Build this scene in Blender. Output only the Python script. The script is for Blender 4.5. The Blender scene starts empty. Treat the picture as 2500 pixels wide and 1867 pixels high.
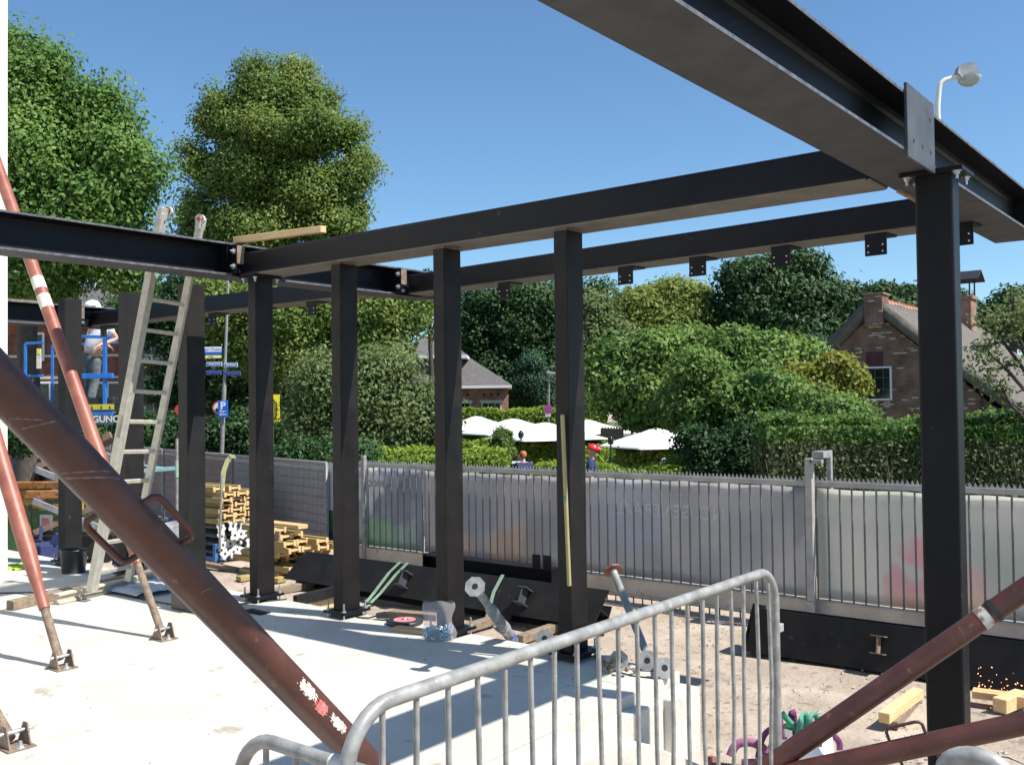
import bpy, math, random
import numpy as np
from mathutils import Vector, Matrix, Euler
random.seed(7); RS = np.random.RandomState(11)
S = bpy.context.scene
COL = S.collection
R = math.radians

# ------------------------------------------------------------------ camera
EYE = 1.65; FPX = 2365.0; IW, IH = 2500.0, 1867.0
def _basis(yaw=38.5, pitch=1.36, roll=0.70):
    y, p, r = R(yaw), R(pitch), R(roll)
    fw = Vector((-math.sin(y)*math.cos(p), math.cos(y)*math.cos(p), math.sin(p)))
    rt = Vector((math.cos(y), math.sin(y), 0)); up = rt.cross(fw)
    return fw, rt*math.cos(r)-up*math.sin(r), up*math.cos(r)+rt*math.sin(r)
FW, RT, UP = _basis()
cd = bpy.data.cameras.new('camera'); cam = bpy.data.objects.new('camera', cd); COL.objects.link(cam)
cd.sensor_width = 36.0; cd.lens = 36.0*FPX/IW; cd.clip_start = 0.05; cd.clip_end = 2000
cam.matrix_world = Matrix(((RT.x, UP.x, -FW.x, 0), (RT.y, UP.y, -FW.y, 0), (RT.z, UP.z, -FW.z, EYE), (0, 0, 0, 1)))
S.camera = cam
# ------------------------------------------------------------------ world and sun
SUN = Vector((0.69, 0.19, 1.0)).normalized()
w = bpy.data.worlds.new("World"); S.world = w; w.use_nodes = True
nt = w.node_tree; nt.nodes.clear()
sk = nt.nodes.new('ShaderNodeTexSky'); sk.sky_type = 'NISHITA'; sk.sun_disc = False
sk.sun_elevation = math.asin(SUN.z); sk.sun_rotation = math.atan2(SUN.x, SUN.y)
sk.air_density = 1.0; sk.dust_density = 0.15; sk.ozone_density = 3.5; sk.altitude = 0
bg = nt.nodes.new('ShaderNodeBackground'); bg.inputs['Strength'].default_value = 0.094
wo = nt.nodes.new('ShaderNodeOutputWorld')
tint = nt.nodes.new('ShaderNodeMixRGB'); tint.blend_type = 'MULTIPLY'; tint.inputs[0].default_value = 1; tint.inputs[2].default_value = (.76, .93, 1.0, 1)
nt.links.new(sk.outputs[0], tint.inputs[1]); nt.links.new(tint.outputs[0], bg.inputs[0]); nt.links.new(bg.outputs[0], wo.inputs[0])
sl = bpy.data.lights.new('sun', 'SUN'); sl.energy = 4.6; sl.angle = R(0.5); sl.color = (1.0, 0.955, 0.88)
so = bpy.data.objects.new('sun', sl); COL.objects.link(so)
so.rotation_euler = SUN.to_track_quat('Z', 'Y').to_euler(); so.location = (10, 3, 20)
S.view_settings.view_transform = 'Standard'; S.view_settings.look = 'None'
S.view_settings.exposure = 0.75; S.view_settings.gamma = 1.0

# ------------------------------------------------------------------ measuring helpers (world positions of sighted points)
def ray(u, v): return FW + RT*((u-IW/2)/FPX) - UP*((v-IH/2)/FPX)
CAMP = Vector((0, 0, EYE))
def at(u, v, d): return CAMP + ray(u, v)*d
def onz(u, v, z):
    r = ray(u, v); return CAMP + r*((z-EYE)/r.z)
def ony(u, v, y):
    r = ray(u, v); return CAMP + r*(y/r.y)
def onx(u, v, x):
    r = ray(u, v); return CAMP + r*(x/r.x)
def gz(x, y):     # ground level: yard, then falling to the street and terrace
    t = min(1, max(0, (y-10.5)/11.0)); t = t*t*(3-2*t)
    return -0.58 - 0.77*t

# ------------------------------------------------------------------ materials
def mat(name, c1, c2=None, scale=6.0, rough=0.6, metal=0.0, bump=0.0, bscale=None, detail=6.0, c3=None, spec=0.5,
        stretch=None, lo=0.35, hi=0.65, coat=0.0, s3=None, p3=0.62):
    m = bpy.data.materials.new(name); m.use_nodes = True; t = m.node_tree; N = t.nodes; L = t.links
    b = N['Principled BSDF']; b.inputs['Roughness'].default_value = rough; b.inputs['Metallic'].default_value = metal
    b.inputs['Specular IOR Level'].default_value = spec
    if coat: b.inputs['Coat Weight'].default_value = coat
    tc = N.new('ShaderNodeTexCoord'); vec = tc.outputs['Object']
    if stretch:
        mp = N.new('ShaderNodeMapping'); mp.inputs['Scale'].default_value = stretch; L.new(vec, mp.inputs[0]); vec = mp.outputs[0]
    def noise(sc, dt=detail):
        n = N.new('ShaderNodeTexNoise'); n.inputs['Scale'].default_value = sc; n.inputs['Detail'].default_value = dt
        n.inputs['Roughness'].default_value = 0.6; L.new(vec, n.inputs['Vector']); return n
    if c2:
        n = noise(scale); r = N.new('ShaderNodeValToRGB'); r.color_ramp.elements[0].position = lo; r.color_ramp.elements[1].position = hi
        r.color_ramp.elements[0].color = (*c1, 1); r.color_ramp.elements[1].color = (*c2, 1)
        L.new(n.outputs['Fac'], r.inputs[0]); out = r.outputs[0]
        if c3:
            n3 = noise(s3 or scale*3.7); r3 = N.new('ShaderNodeValToRGB'); r3.color_ramp.elements[0].position = p3; r3.color_ramp.elements[1].position = p3+0.06
            L.new(n3.outputs['Fac'], r3.inputs[0]); mx = N.new('ShaderNodeMixRGB'); mx.inputs[2].default_value = (*c3, 1)
            L.new(r3.outputs[0], mx.inputs[0]); L.new(out, mx.inputs[1]); out = mx.outputs[0]
        L.new(out, b.inputs['Base Color'])
    else: b.inputs['Base Color'].default_value = (*c1, 1)
    if bump:
        nb = noise(bscale or scale*4); bp = N.new('ShaderNodeBump'); bp.inputs['Strength'].default_value = bump; bp.inputs['Distance'].default_value = 0.02
        L.new(nb.outputs['Fac'], bp.inputs['Height']); L.new(bp.outputs[0], b.inputs['Normal'])
    return m
def leafmat(name, a, b_, c, sc=9.0, trans=0.35):
    m = bpy.data.materials.new(name); m.use_nodes = True; t = m.node_tree; N = t.nodes; L = t.links
    b = N['Principled BSDF']; b.inputs['Roughness'].default_value = 0.55; b.inputs['Specular IOR Level'].default_value = 0.25
    tc = N.new('ShaderNodeTexCoord'); n = N.new('ShaderNodeTexNoise'); n.inputs['Scale'].default_value = sc; n.inputs['Detail'].default_value = 3
    L.new(tc.outputs['Object'], n.inputs['Vector'])
    n2 = N.new('ShaderNodeTexNoise'); n2.inputs['Scale'].default_value = 0.55; n2.inputs['Detail'].default_value = 4; L.new(tc.outputs['Object'], n2.inputs['Vector'])
    ad = N.new('ShaderNodeMath'); ad.operation = 'ADD'; L.new(n.outputs['Fac'], ad.inputs[0]); L.new(n2.outputs['Fac'], ad.inputs[1])
    hf = N.new('ShaderNodeMath'); hf.operation = 'MULTIPLY'; hf.inputs[1].default_value = 0.5; L.new(ad.outputs[0], hf.inputs[0])
    r = N.new('ShaderNodeValToRGB'); e = r.color_ramp.elements; e[0].position = 0.36; e[0].color = (*a, 1); e[1].position = 0.66; e[1].color = (*c, 1)
    x = r.color_ramp.elements.new(0.5); x.color = (*b_, 1)
    L.new(hf.outputs[0], r.inputs[0]); L.new(r.outputs[0], b.inputs['Base Color'])
    tr = N.new('ShaderNodeBsdfTranslucent'); hsv = N.new('ShaderNodeHueSaturation'); hsv.inputs['Value'].default_value = 1.3; hsv.inputs['Hue'].default_value = 0.49
    L.new(r.outputs[0], hsv.inputs['Color']); L.new(hsv.outputs[0], tr.inputs[0])
    mx = N.new('ShaderNodeMixShader'); mx.inputs[0].default_value = trans
    L.new(b.outputs[0], mx.inputs[1]); L.new(tr.outputs[0], mx.inputs[2]); L.new(mx.outputs[0], N['Material Output'].inputs[0])
    return m
def brickmat(name, c1, c2, mortar, bw=0.22, rh=0.065, ms=0.012, bump=0.3, var=None):
    m = bpy.data.materials.new(name); m.use_nodes = True; t = m.node_tree; N = t.nodes; L = t.links
    b = N['Principled BSDF']; b.inputs['Roughness'].default_value = 0.85
    tc = N.new('ShaderNodeTexCoord'); sp = N.new('ShaderNodeSeparateXYZ'); L.new(tc.outputs['Object'], sp.inputs[0])
    ad = N.new('ShaderNodeMath'); ad.operation = 'ADD'; L.new(sp.outputs[0], ad.inputs[0]); L.new(sp.outputs[1], ad.inputs[1])
    cb = N.new('ShaderNodeCombineXYZ'); L.new(ad.outputs[0], cb.inputs[0]); L.new(sp.outputs[2], cb.inputs[1])
    k = N.new('ShaderNodeTexBrick'); k.inputs['Scale'].default_value = 1; k.inputs['Brick Width'].default_value = bw; k.inputs['Row Height'].default_value = rh
    k.inputs['Mortar Size'].default_value = ms; k.inputs['Color1'].default_value = (*c1, 1); k.inputs['Color2'].default_value = (*c2, 1); k.inputs['Mortar'].default_value = (*mortar, 1)
    L.new(cb.outputs[0], k.inputs['Vector'])
    n = N.new('ShaderNodeTexNoise'); n.inputs['Scale'].default_value = 2.2; n.inputs['Detail'].default_value = 7; L.new(tc.outputs['Object'], n.inputs['Vector'])
    r = N.new('ShaderNodeValToRGB'); r.color_ramp.elements[0].color = (0.55, 0.5, 0.5, 1); r.color_ramp.elements[1].color = (1.25, 1.2, 1.15, 1); r.color_ramp.elements[0].position = .3; r.color_ramp.elements[1].position = .7
    L.new(n.outputs['Fac'], r.inputs[0]); mx = N.new('ShaderNodeMixRGB'); mx.blend_type = 'MULTIPLY'; mx.inputs[0].default_value = 1
    L.new(k.outputs['Color'], mx.inputs[1]); L.new(r.outputs[0], mx.inputs[2]); out = mx.outputs[0]
    if var:   # scattered pale bricks
        k2 = N.new('ShaderNodeTexBrick'); k2.inputs['Scale'].default_value = 1; k2.inputs['Brick Width'].default_value = bw; k2.inputs['Row Height'].default_value = rh; k2.inputs['Mortar Size'].default_value = ms
        k2.inputs['Color1'].default_value = (0, 0, 0, 1); k2.inputs['Color2'].default_value = (1, 1, 1, 1); k2.inputs['Mortar'].default_value = (0, 0, 0, 1); k2.inputs['Bias'].default_value = -0.1
        L.new(cb.outputs[0], k2.inputs['Vector']); r2 = N.new('ShaderNodeValToRGB'); r2.color_ramp.elements[0].position = .78; r2.color_ramp.elements[1].position = .82
        L.new(k2.outputs['Color'], r2.inputs[0]); m3 = N.new('ShaderNodeMixRGB'); m3.inputs[2].default_value = (*var, 1); L.new(r2.outputs[0], m3.inputs[0]); L.new(out, m3.inputs[1]); out = m3.outputs[0]
    L.new(out, b.inputs['Base Color'])
    bp = N.new('ShaderNodeBump'); bp.inputs['Strength'].default_value = bump; bp.inputs['Distance'].default_value = .01; L.new(k.outputs['Fac'], bp.inputs['Height']); bp.invert = True
    L.new(bp.outputs[0], b.inputs['Normal'])
    return m
M = {}
M['steel'] = mat('black_painted_steel', (.0035, .004, .007), (.008, .008, .010), 3, .45, 0, .06, 60, c3=(.05, .047, .046), s3=17, p3=.66, spec=.22)
M['steel_dust'] = mat('dusty_black_steel', (.009, .009, .010), (.019, .018, .017), 4, .6, 0, .08, 50, c3=(.06, .053, .047), s3=11, p3=.66, spec=.25)
M['steel_brown'] = mat('black_steel_primer', (.007, .006, .0065), (.017, .0135, .013), 5, .5, 0, .08, 50, c3=(.06, .054, .05), s3=13, p3=.67, spec=.25)
M['edge'] = mat('pale_grey_edge', (.06, .065, .075), (.15, .155, .165), 22, .5, 0.1, .1, 90, c3=(.3, .29, .28), s3=60, p3=.66)  # flange edge faces, paler grey than the black steel
M['plate'] = mat('bare_steel_plate', (.05, .056, .063), (.085, .09, .098), 5, .55, 0.1, .04, 60, c3=(.13, .135, .14), s3=18, p3=.66)
M['soffit'] = mat('bounce_lit_flange_underside', (.034, .037, .043), (.054, .057, .062), 5, .7, 0, .08, 60, c3=(.06, .055, .05), s3=9, p3=.64)  # I beam undersides: bounce light from the slab painted into the steel colour
M['soffit2'] = mat('bounce_lit_underside', (.10, .096, .084), (.15, .143, .122), 5, .7, 0, .08, 60)  # long beam undersides: stronger slab bounce painted into the colour
M['zinc'] = mat('bright_zinc', (.45, .46, .48), (.7, .7, .7), 20, .32, .8)
M['galv'] = mat('galvanised_tube', (.20, .20, .19), (.36, .36, .345), 16, .45, .12, .1, 70, c3=(.5, .5, .48), s3=42, p3=.66)
M['galv_dull'] = mat('galvanised_dull', (.33, .315, .295), (.46, .44, .41), 6, .6, .1, .06, 80)
M['gate_beam'] = mat('bounce_lit_zinc_beam', (.50, .44, .36), (.64, .57, .47), 4, .6, .05, .05, 60, c3=(.36, .31, .25), s3=9, p3=.64)  # gate bottom beam: warm ground bounce painted in as a brighter zinc
M['gate_bar'] = mat('gate_bar_zinc', (.12, .12, .125), (.19, .19, .195), 14, .6, .1, .04, 80)
M['concrete'] = mat('fresh_concrete', (.46, .44, .385), (.58, .555, .495), 1.1, .85, 0, .25, 24, c3=(.35, .31, .245), s3=3.4, p3=.62)
M['concrete2'] = mat('cast_concrete', (.50, .47, .41), (.64, .61, .54), 3, .85, 0, .35, 30, c3=(.36, .32, .27), s3=14, p3=.68)
M['plaster'] = mat('white_plaster', (.72, .70, .62), (.78, .76, .68), 2, .8)
M['dirt'] = mat('sandy_dirt', (.31, .25, .19), (.48, .40, .32), 1.6, .95, 0, .9, 22, c3=(.23, .18, .14), s3=9, p3=.58, detail=10)
M['pebble'] = mat('gravel_stone', (.3, .25, .2), (.5, .44, .37), 9, .9)
M['grassy'] = mat('verge_ground', (.06, .09, .03), (.12, .13, .06), 1.5, .95)
M['asphalt'] = mat('asphalt', (.045, .045, .047), (.07, .07, .07), 12, .9, 0, .2, 60)
M['paving'] = mat('terrace_paving', (.25, .22, .18), (.33, .3, .26), 4, .9)
M['redprop'] = mat('red_primer_tube', (.24, .072, .047), (.35, .125, .083), 7, .46, 0, .08, 60, c3=(.2, .085, .055), s3=17, p3=.62, spec=.5)
M['brownprop'] = mat('rusty_red_tube', (.055, .020, .017), (.10, .037, .028), 5, .42, 0, .1, 60, c3=(.15, .08, .06), s3=19, p3=.64, spec=.5)
M['rust'] = mat('rusted_steel', (.15, .10, .07), (.28, .21, .15), 24, .75, 0, .2, 90, c3=(.1, .06, .04), s3=50, p3=.6)
M['sticker'] = mat('worn_white_sticker', (.75, .73, .68), (.6, .57, .5), 12, .6)
M['sticker_red'] = mat('worn_red_sticker', (.62, .10, .10), (.75, .3, .28), 30, .55)
M['alu'] = mat('aluminium', (.46, .43, .36), (.58, .55, .47), 18, .5, .35, .05, 80, c3=(.36, .32, .25), s3=40, p3=.66)
M['black_plastic'] = mat('black_plastic', (.02, .021, .022), (.035, .036, .037), 12, .38)
M['rubber'] = mat('black_rubber', (.012, .012, .012), (.02, .02, .02), 9, .7)
M['white_wheel'] = mat('pale_roller', (.62, .58, .52), (.5, .46, .4), 15, .5)
M['redpaint'] = mat('red_paint', (.6, .06, .05), (.5, .05, .04), 8, .4)
def woodmat(name, a, b, c3): return mat(name, a, b, 3, .75, 0, .25, 40, c3=c3, stretch=(1, 9, 9), s3=5, p3=.62)
M['wood'] = woodmat('fresh_pine', (.62, .42, .20), (.75, .55, .30), (.5, .3, .13))
M['wood_yellow'] = woodmat('yellow_coated_timber', (.32, .24, .09), (.44, .34, .14), (.22, .15, .06))
M['wood_orange'] = woodmat('raw_orange_timber', (.58, .33, .14), (.72, .47, .24), (.4, .22, .1))
M['wood_grey'] = woodmat('weathered_timber', (.18, .13, .09), (.3, .23, .16), (.1, .07, .05))
M['blue'] = mat('blue_lift_paint', (.02, .15, .52), (.03, .19, .6), 8, .38, 0, c3=(.1, .2, .4), s3=30, p3=.68)
M['bluesteel'] = mat('blue_rack_paint', (.03, .11, .32), (.06, .17, .42), 10, .5, 0, c3=(.2, .2, .22), s3=25, p3=.64)
M['yellow'] = mat('warning_yellow', (.62, .56, .05), (.5, .45, .06), 10, .5)
M['signyellow'] = mat('sign_yellow', (.92, .72, .02), (.95, .78, .04), 10, .4)
M['signblue'] = mat('sign_blue', (.012, .12, .55), (.014, .13, .58), 10, .35)
M['signdark'] = mat('sign_dark_blue', (.012, .03, .2), (.014, .04, .24), 10, .4)
M['white'] = mat('white_paint', (.8, .8, .8), (.74, .74, .73), 8, .5)
M['black'] = mat('black_paint', (.015, .015, .018), (.02, .02, .02), 8, .5)
M['ink'] = mat('dark_ink', (.05, .05, .06), (.07, .07, .08), 8, .6)
M['canvas'] = mat('white_canvas', (.84, .84, .82), (.8, .8, .78), 4, .8)
M['skin'] = mat('skin', (.52, .29, .2), (.6, .36, .26), 10, .55)
M['tshirt'] = mat('white_cotton', (.74, .75, .77), (.66, .67, .7), 12, .9, 0, .3, 18)
M['jeans'] = mat('grey_denim', (.09, .11, .12), (.17, .2, .2), 18, .9, 0, .3, 22)
M['navy'] = mat('navy_cloth', (.02, .03, .10), (.03, .045, .14), 14, .85)
M['helmet_red'] = mat('red_helmet', (.75, .03, .03), (.65, .03, .03), 5, .3)
M['hair'] = mat('dark_hair', (.03, .022, .015), (.07, .045, .03), 40, .7)
M['greycloth'] = mat('grey_cloth', (.2, .2, .22), (.3, .3, .32), 14, .85)
M['bark'] = mat('tree_bark', (.045, .035, .028), (.10, .082, .065), 9, .9, 0, .6, 30, stretch=(3, 3, .6))
M['thatch'] = mat('weathered_thatch', (.11, .096, .080), (.175, .152, .128), 5, .95, 0, .9, 34, c3=(.08, .065, .053), s3=12, p3=.6, stretch=(4, 1, 1))
M['ridge'] = mat('orange_ridge_tiles', (.5, .2, .12), (.62, .34, .26), 3.5, .8, 0, .2, 20)
M['tiles'] = mat('dark_roof_tiles', (.085, .078, .08), (.13, .12, .118), 5, .8, 0, .3, 30)
M['glass'] = mat('dark_window_glass', (.012, .015, .015), (.03, .033, .03), 2, .08, 0, spec=.6)
M['cream'] = mat('cream_blind', (.7, .64, .5), (.6, .55, .42), 5, .7)
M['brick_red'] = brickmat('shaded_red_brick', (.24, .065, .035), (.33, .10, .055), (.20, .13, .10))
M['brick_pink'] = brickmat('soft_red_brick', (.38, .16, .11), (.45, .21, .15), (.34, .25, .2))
M['brick_old'] = brickmat('old_mixed_brick', (.29, .125, .08), (.15, .08, .058), (.2, .16, .13), .21, .065, .014, .4, var=(.55, .45, .38))
M['brick_chim'] = brickmat('chimney_brick', (.34, .16, .09), (.25, .12, .08), (.3, .25, .2))
M['dumpgreen'] = mat('scraped_green_paint', (.05, .13, .05), (.09, .2, .07), 6, .55, 0, .1, 40, c3=(.3, .12, .04), s3=8, p3=.6)
M['dumprust'] = mat('rust_orange_rim', (.34, .12, .03), (.5, .24, .08), 9, .6, 0, .3, 40, c3=(.12, .05, .02), s3=18, p3=.56)
M['dumpstripe'] = mat('yellow_hazard_band', (.42, .3, .03), (.08, .06, .03), 5, .6, lo=.48, hi=.54)
M['strapgreen'] = mat('green_webbing', (.24, .38, .27), (.34, .48, .36), 30, .8)
M['strapteal'] = mat('bright_green_webbing', (.05, .24, .16), (.08, .34, .23), 30, .7)
M['strapyellow'] = mat('yellow_webbing', (.6, .55, .25), (.7, .66, .4), 30, .8)
M['purple'] = mat('purple_webbing', (.10, .025, .09), (.18, .05, .15), 25, .75)
M['pink'] = mat('pink_webbing', (.3, .1, .22), (.38, .15, .28), 25, .75)
M['plasticbag'] = mat('milky_plastic', (.6, .56, .54), (.7, .68, .68), 9, .25)
M['bluegrey'] = mat('blue_zinc_parts', (.24, .38, .48), (.4, .55, .64), 20, .35, .3)
M['sparks'] = bpy.data.materials.new('hot_sparks'); M['sparks'].use_nodes = True
_b = M['sparks'].node_tree.nodes['Principled BSDF']; _b.inputs['Emission Color'].default_value = (1, .35, .06, 1); _b.inputs['Emission Strength'].default_value = 2.5
M['lf_left'] = leafmat('oak_leaves', (.045, .11, .02), (.12, .225, .045), (.23, .35, .09), 7)
M['lf_mid'] = leafmat('lime_tree_leaves', (.062, .115, .022), (.145, .225, .045), (.30, .33, .09), 6)
M['lf_dark'] = leafmat('dark_leaves', (0.013, 0.042, 0.013), (0.034, 0.083, 0.022), (0.076, 0.135, 0.036), 6, .2)
M['lf_light'] = leafmat('light_leaves', (0.101, 0.150, 0.027), (0.202, 0.255, 0.053), (0.336, 0.360, 0.090), 6)
M['lf_shrub'] = leafmat('shrub_leaves', (.045, .11, .022), (.125, .215, .045), (.26, .36, .09), 8)
M['lf_bright'] = leafmat('bright_hedge_leaves', (0.118, 0.195, 0.024), (0.218, 0.315, 0.042), (0.336, 0.420, 0.068), 8)
M['lf_yellow'] = leafmat('yellowing_leaves', (.10, .14, .02), (.19, .21, .03), (.30, .28, .05), 7)
M['lf_willow'] = leafmat('willow_leaves', (0.067, 0.112, 0.033), (0.143, 0.195, 0.068), (0.252, 0.285, 0.120), 8)
M['lf_hedge'] = leafmat('browned_hedge_leaves', (.045, .075, .02), (.10, .125, .045), (.24, .22, .11), 9, .15)
M['lf_pine'] = leafmat('conifer_needles', (0.016, 0.049, 0.025), (0.031, 0.084, 0.042), (0.063, 0.126, 0.070), 8, .1)
M['twig'] = mat('dry_twigs', (.2, .15, .09), (.35, .28, .18), 9, .9)
M['flower'] = mat('red_flowers', (.45, .08, .04), (.55, .15, .08), 9, .7)

# banner cloth seen from behind: pale print showing through weave
def bannermat(name, base, blobs, fade=(.33, .34, .37)):
    m = bpy.data.materials.new(name); m.use_nodes = True; t = m.node_tree; N = t.nodes; L = t.links
    b = N['Principled BSDF']; b.inputs['Roughness'].default_value = .75
    tc = N.new('ShaderNodeTexCoord'); out = None
    n = N.new('ShaderNodeTexNoise'); n.inputs['Scale'].default_value = 1.4; n.inputs['Detail'].default_value = 5; L.new(tc.outputs['Object'], n.inputs['Vector'])
    r = N.new('ShaderNodeValToRGB'); r.color_ramp.elements[0].color = (*base, 1); r.color_ramp.elements[1].color = (*fade, 1)
    r.color_ramp.elements[0].position = .35; r.color_ramp.elements[1].position = .65; L.new(n.outputs['Fac'], r.inputs[0]); out = r.outputs[0]
    for (x, z, rad, c, amt) in blobs:
        mp = N.new('ShaderNodeVectorMath'); mp.operation = 'DISTANCE'
        nz = N.new('ShaderNodeTexNoise'); nz.inputs['Scale'].default_value = 3.5; nz.inputs['Detail'].default_value = 4; L.new(tc.outputs['Object'], nz.inputs['Vector'])
        mu = N.new('ShaderNodeVectorMath'); mu.operation = 'MULTIPLY_ADD'; mu.inputs[1].default_value = (.5, 0, .5); L.new(nz.outputs['Color'], mu.inputs[0]); L.new(tc.outputs['Object'], mu.inputs[2])
        L.new(mu.outputs[0], mp.inputs[0]); mp.inputs[1].default_value = (x+.25, 0, z+.25)
        rr = N.new('ShaderNodeMapRange'); rr.inputs['From Min'].default_value = rad*.7; rr.inputs['From Max'].default_value = rad; rr.inputs['To Min'].default_value = amt; rr.inputs['To Max'].default_value = 0
        L.new(mp.outputs['Value'], rr.inputs[0]); mx = N.new('ShaderNodeMixRGB'); mx.inputs[2].default_value = (*c, 1); L.new(rr.outputs[0], mx.inputs[0]); L.new(out, mx.inputs[1]); out = mx.outputs[0]
    L.new(out, b.inputs['Base Color'])
    tr = N.new('ShaderNodeBsdfTranslucent'); L.new(out, tr.inputs[0]); mx = N.new('ShaderNodeMixShader'); mx.inputs[0].default_value = .5
    L.new(b.outputs[0], mx.inputs[1]); L.new(tr.outputs[0], mx.inputs[2]); L.new(mx.outputs[0], N['Material Output'].inputs[0])
    return m

# ------------------------------------------------------------------ object helpers
def tag(o, label=None, cat=None, group=None, kind=None):
    if label: o['label'] = label
    if cat: o['category'] = cat
    if group: o['group'] = group
    if kind: o['kind'] = kind
    return o
def thing(name, label, cat, loc=(0, 0, 0), rotz=0, group=None):
    o = bpy.data.objects.new(name, None); COL.objects.link(o); o.location = loc; o.rotation_euler = (0, 0, rotz)
    o.empty_display_size = .1
    return tag(o, label, cat, group)
def copy_tree(o, parent=None):
    c = o.copy(); COL.objects.link(c)
    if parent: c.parent = parent
    for ch in list(o.children): copy_tree(ch, c)
    return c
def frame_from(d):
    d = Vector(d).normalized(); a = Vector((0, 0, 1)) if abs(d.z) < .95 else Vector((1, 0, 0))
    x = d.cross(a).normalized(); y = x.cross(d).normalized(); return x, y
class MB:
    def __init__(s): s.v = []; s.f = []; s.mi = []; s.sm = []; s.cur = 0
    def add(s, vs, fs, smooth=False):
        b = len(s.v); s.v += [tuple(p) for p in vs]
        for f in fs: s.f.append(tuple(b+i for i in f)); s.mi.append(s.cur); s.sm.append(smooth)
        return s
    def box(s, x0, x1, y0, y1, z0, z1, mtx=None):
        vs = [Vector(p) for p in ((x0, y0, z0), (x1, y0, z0), (x1, y1, z0), (x0, y1, z0), (x0, y0, z1), (x1, y0, z1), (x1, y1, z1), (x0, y1, z1))]
        if mtx: vs = [mtx @ p for p in vs]
        return s.add(vs, [(0, 3, 2, 1), (4, 5, 6, 7), (0, 1, 5, 4), (1, 2, 6, 5), (2, 3, 7, 6), (3, 0, 4, 7)])
    def bar(s, p, q, wd, ht, up=(0, 0, 1)):     # rectangular bar between two points
        p = Vector(p); q = Vector(q); d = (q-p).normalized(); up = Vector(up)
        x = d.cross(up).normalized(); y = x.cross(d).normalized()
        vs = [a+x*i*wd/2+y*j*ht/2 for a in (p, q) for i, j in ((-1, -1), (1, -1), (1, 1), (-1, 1))]
        return s.add(vs, [(0, 3, 2, 1), (4, 5, 6, 7), (0, 1, 5, 4), (1, 2, 6, 5), (2, 3, 7, 6), (3, 0, 4, 7)])
    def tube(s, pts, r, seg=16, cap=True, smooth=True):
        pts = [Vector(p) for p in pts]; n = len(pts); rr = r if isinstance(r, (list, tuple)) else [r]*n
        dirs = [(pts[min(i+1, n-1)]-pts[max(i-1, 0)]).normalized() for i in range(n)]
        x, y = frame_from(dirs[0]); vs = []; prev = dirs[0]
        for i in range(n):
            q = prev.rotation_difference(dirs[i]); x = q @ x; y = q @ y; prev = dirs[i]
            vs += [pts[i]+(x*math.cos(2*math.pi*k/seg)+y*math.sin(2*math.pi*k/seg))*rr[i] for k in range(seg)]
        fs = [(i*seg+k, i*seg+(k+1) % seg, (i+1)*seg+(k+1) % seg, (i+1)*seg+k) for i in range(n-1) for k in range(seg)]
        s.add(vs, fs, smooth)
        if cap:
            s.add(vs[:seg], [tuple(range(seg))[::-1]]); s.add(vs[-seg:], [tuple(range(seg))])
        return s
    def prism(s, poly, d):      # poly: 3D points, extruded by d
        n = len(poly); poly = [Vector(p) for p in poly]; d = Vector(d); vs = poly+[p+d for p in poly]
        return s.add(vs, [tuple(range(n))[::-1], tuple(range(n, 2*n))]+[(i, (i+1) % n, n+(i+1) % n, n+i) for i in range(n)])
    def lathe(s, prof, c=(0, 0, 0), seg=24, axis=None, smooth=True):
        c = Vector(c); z = Vector(axis or (0, 0, 1)).normalized(); x, y = frame_from(z); vs = []
        for r_, h in prof: vs += [c+z*h+(x*math.cos(2*math.pi*k/seg)+y*math.sin(2*math.pi*k/seg))*r_ for k in range(seg)]
        return s.add(vs, [(i*seg+k, i*seg+(k+1) % seg, (i+1)*seg+(k+1) % seg, (i+1)*seg+k) for i in range(len(prof)-1) for k in range(seg)], smooth)
    def ring(s, c, axis, r_out, r_in, h, seg=24):
        return s.lathe([(r_in, 0), (r_out, 0), (r_out, h), (r_in, h), (r_in, 0)], c, seg, axis, False)
    def bolt(s, p, axis, r=.012, h=.012, stud=.02):
        a = Vector(axis).normalized(); p = Vector(p)
        s.tube([p, p+a*h], r, 6, True, False); s.tube([p+a*h, p+a*(h+stud)], r*.55, 8)
        s.tube([p-a*.001, p+a*.003], r*1.6, 12); return s
    def build(s, name, m, parent=None, bevel=0, seg=1):
        me = bpy.data.meshes.new(name); root = parent
        while root is not None and root.parent is not None: root = root.parent
        off = Vector(root.location) if root is not None else Vector((0, 0, 0))
        me.from_pydata([tuple(Vector(p)-off) for p in s.v], [], s.f)
        ms = m if isinstance(m, (list, tuple)) else [m]
        for q in ms: me.materials.append(q)
        me.polygons.foreach_set('material_index', s.mi); me.polygons.foreach_set('use_smooth', s.sm); me.update()
        o = bpy.data.objects.new(name, me); COL.objects.link(o)
        if parent is not None: o.parent = parent
        if bevel:
            b = o.modifiers.new('bevel', 'BEVEL'); b.width = bevel; b.segments = seg; b.limit_method = 'ANGLE'; b.angle_limit = R(40)
        return o
def solo(mb, name, m, label, cat, group=None, bevel=0, kind=None):
    return tag(mb.build(name, m, None, bevel), label, cat, group, kind)
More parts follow.
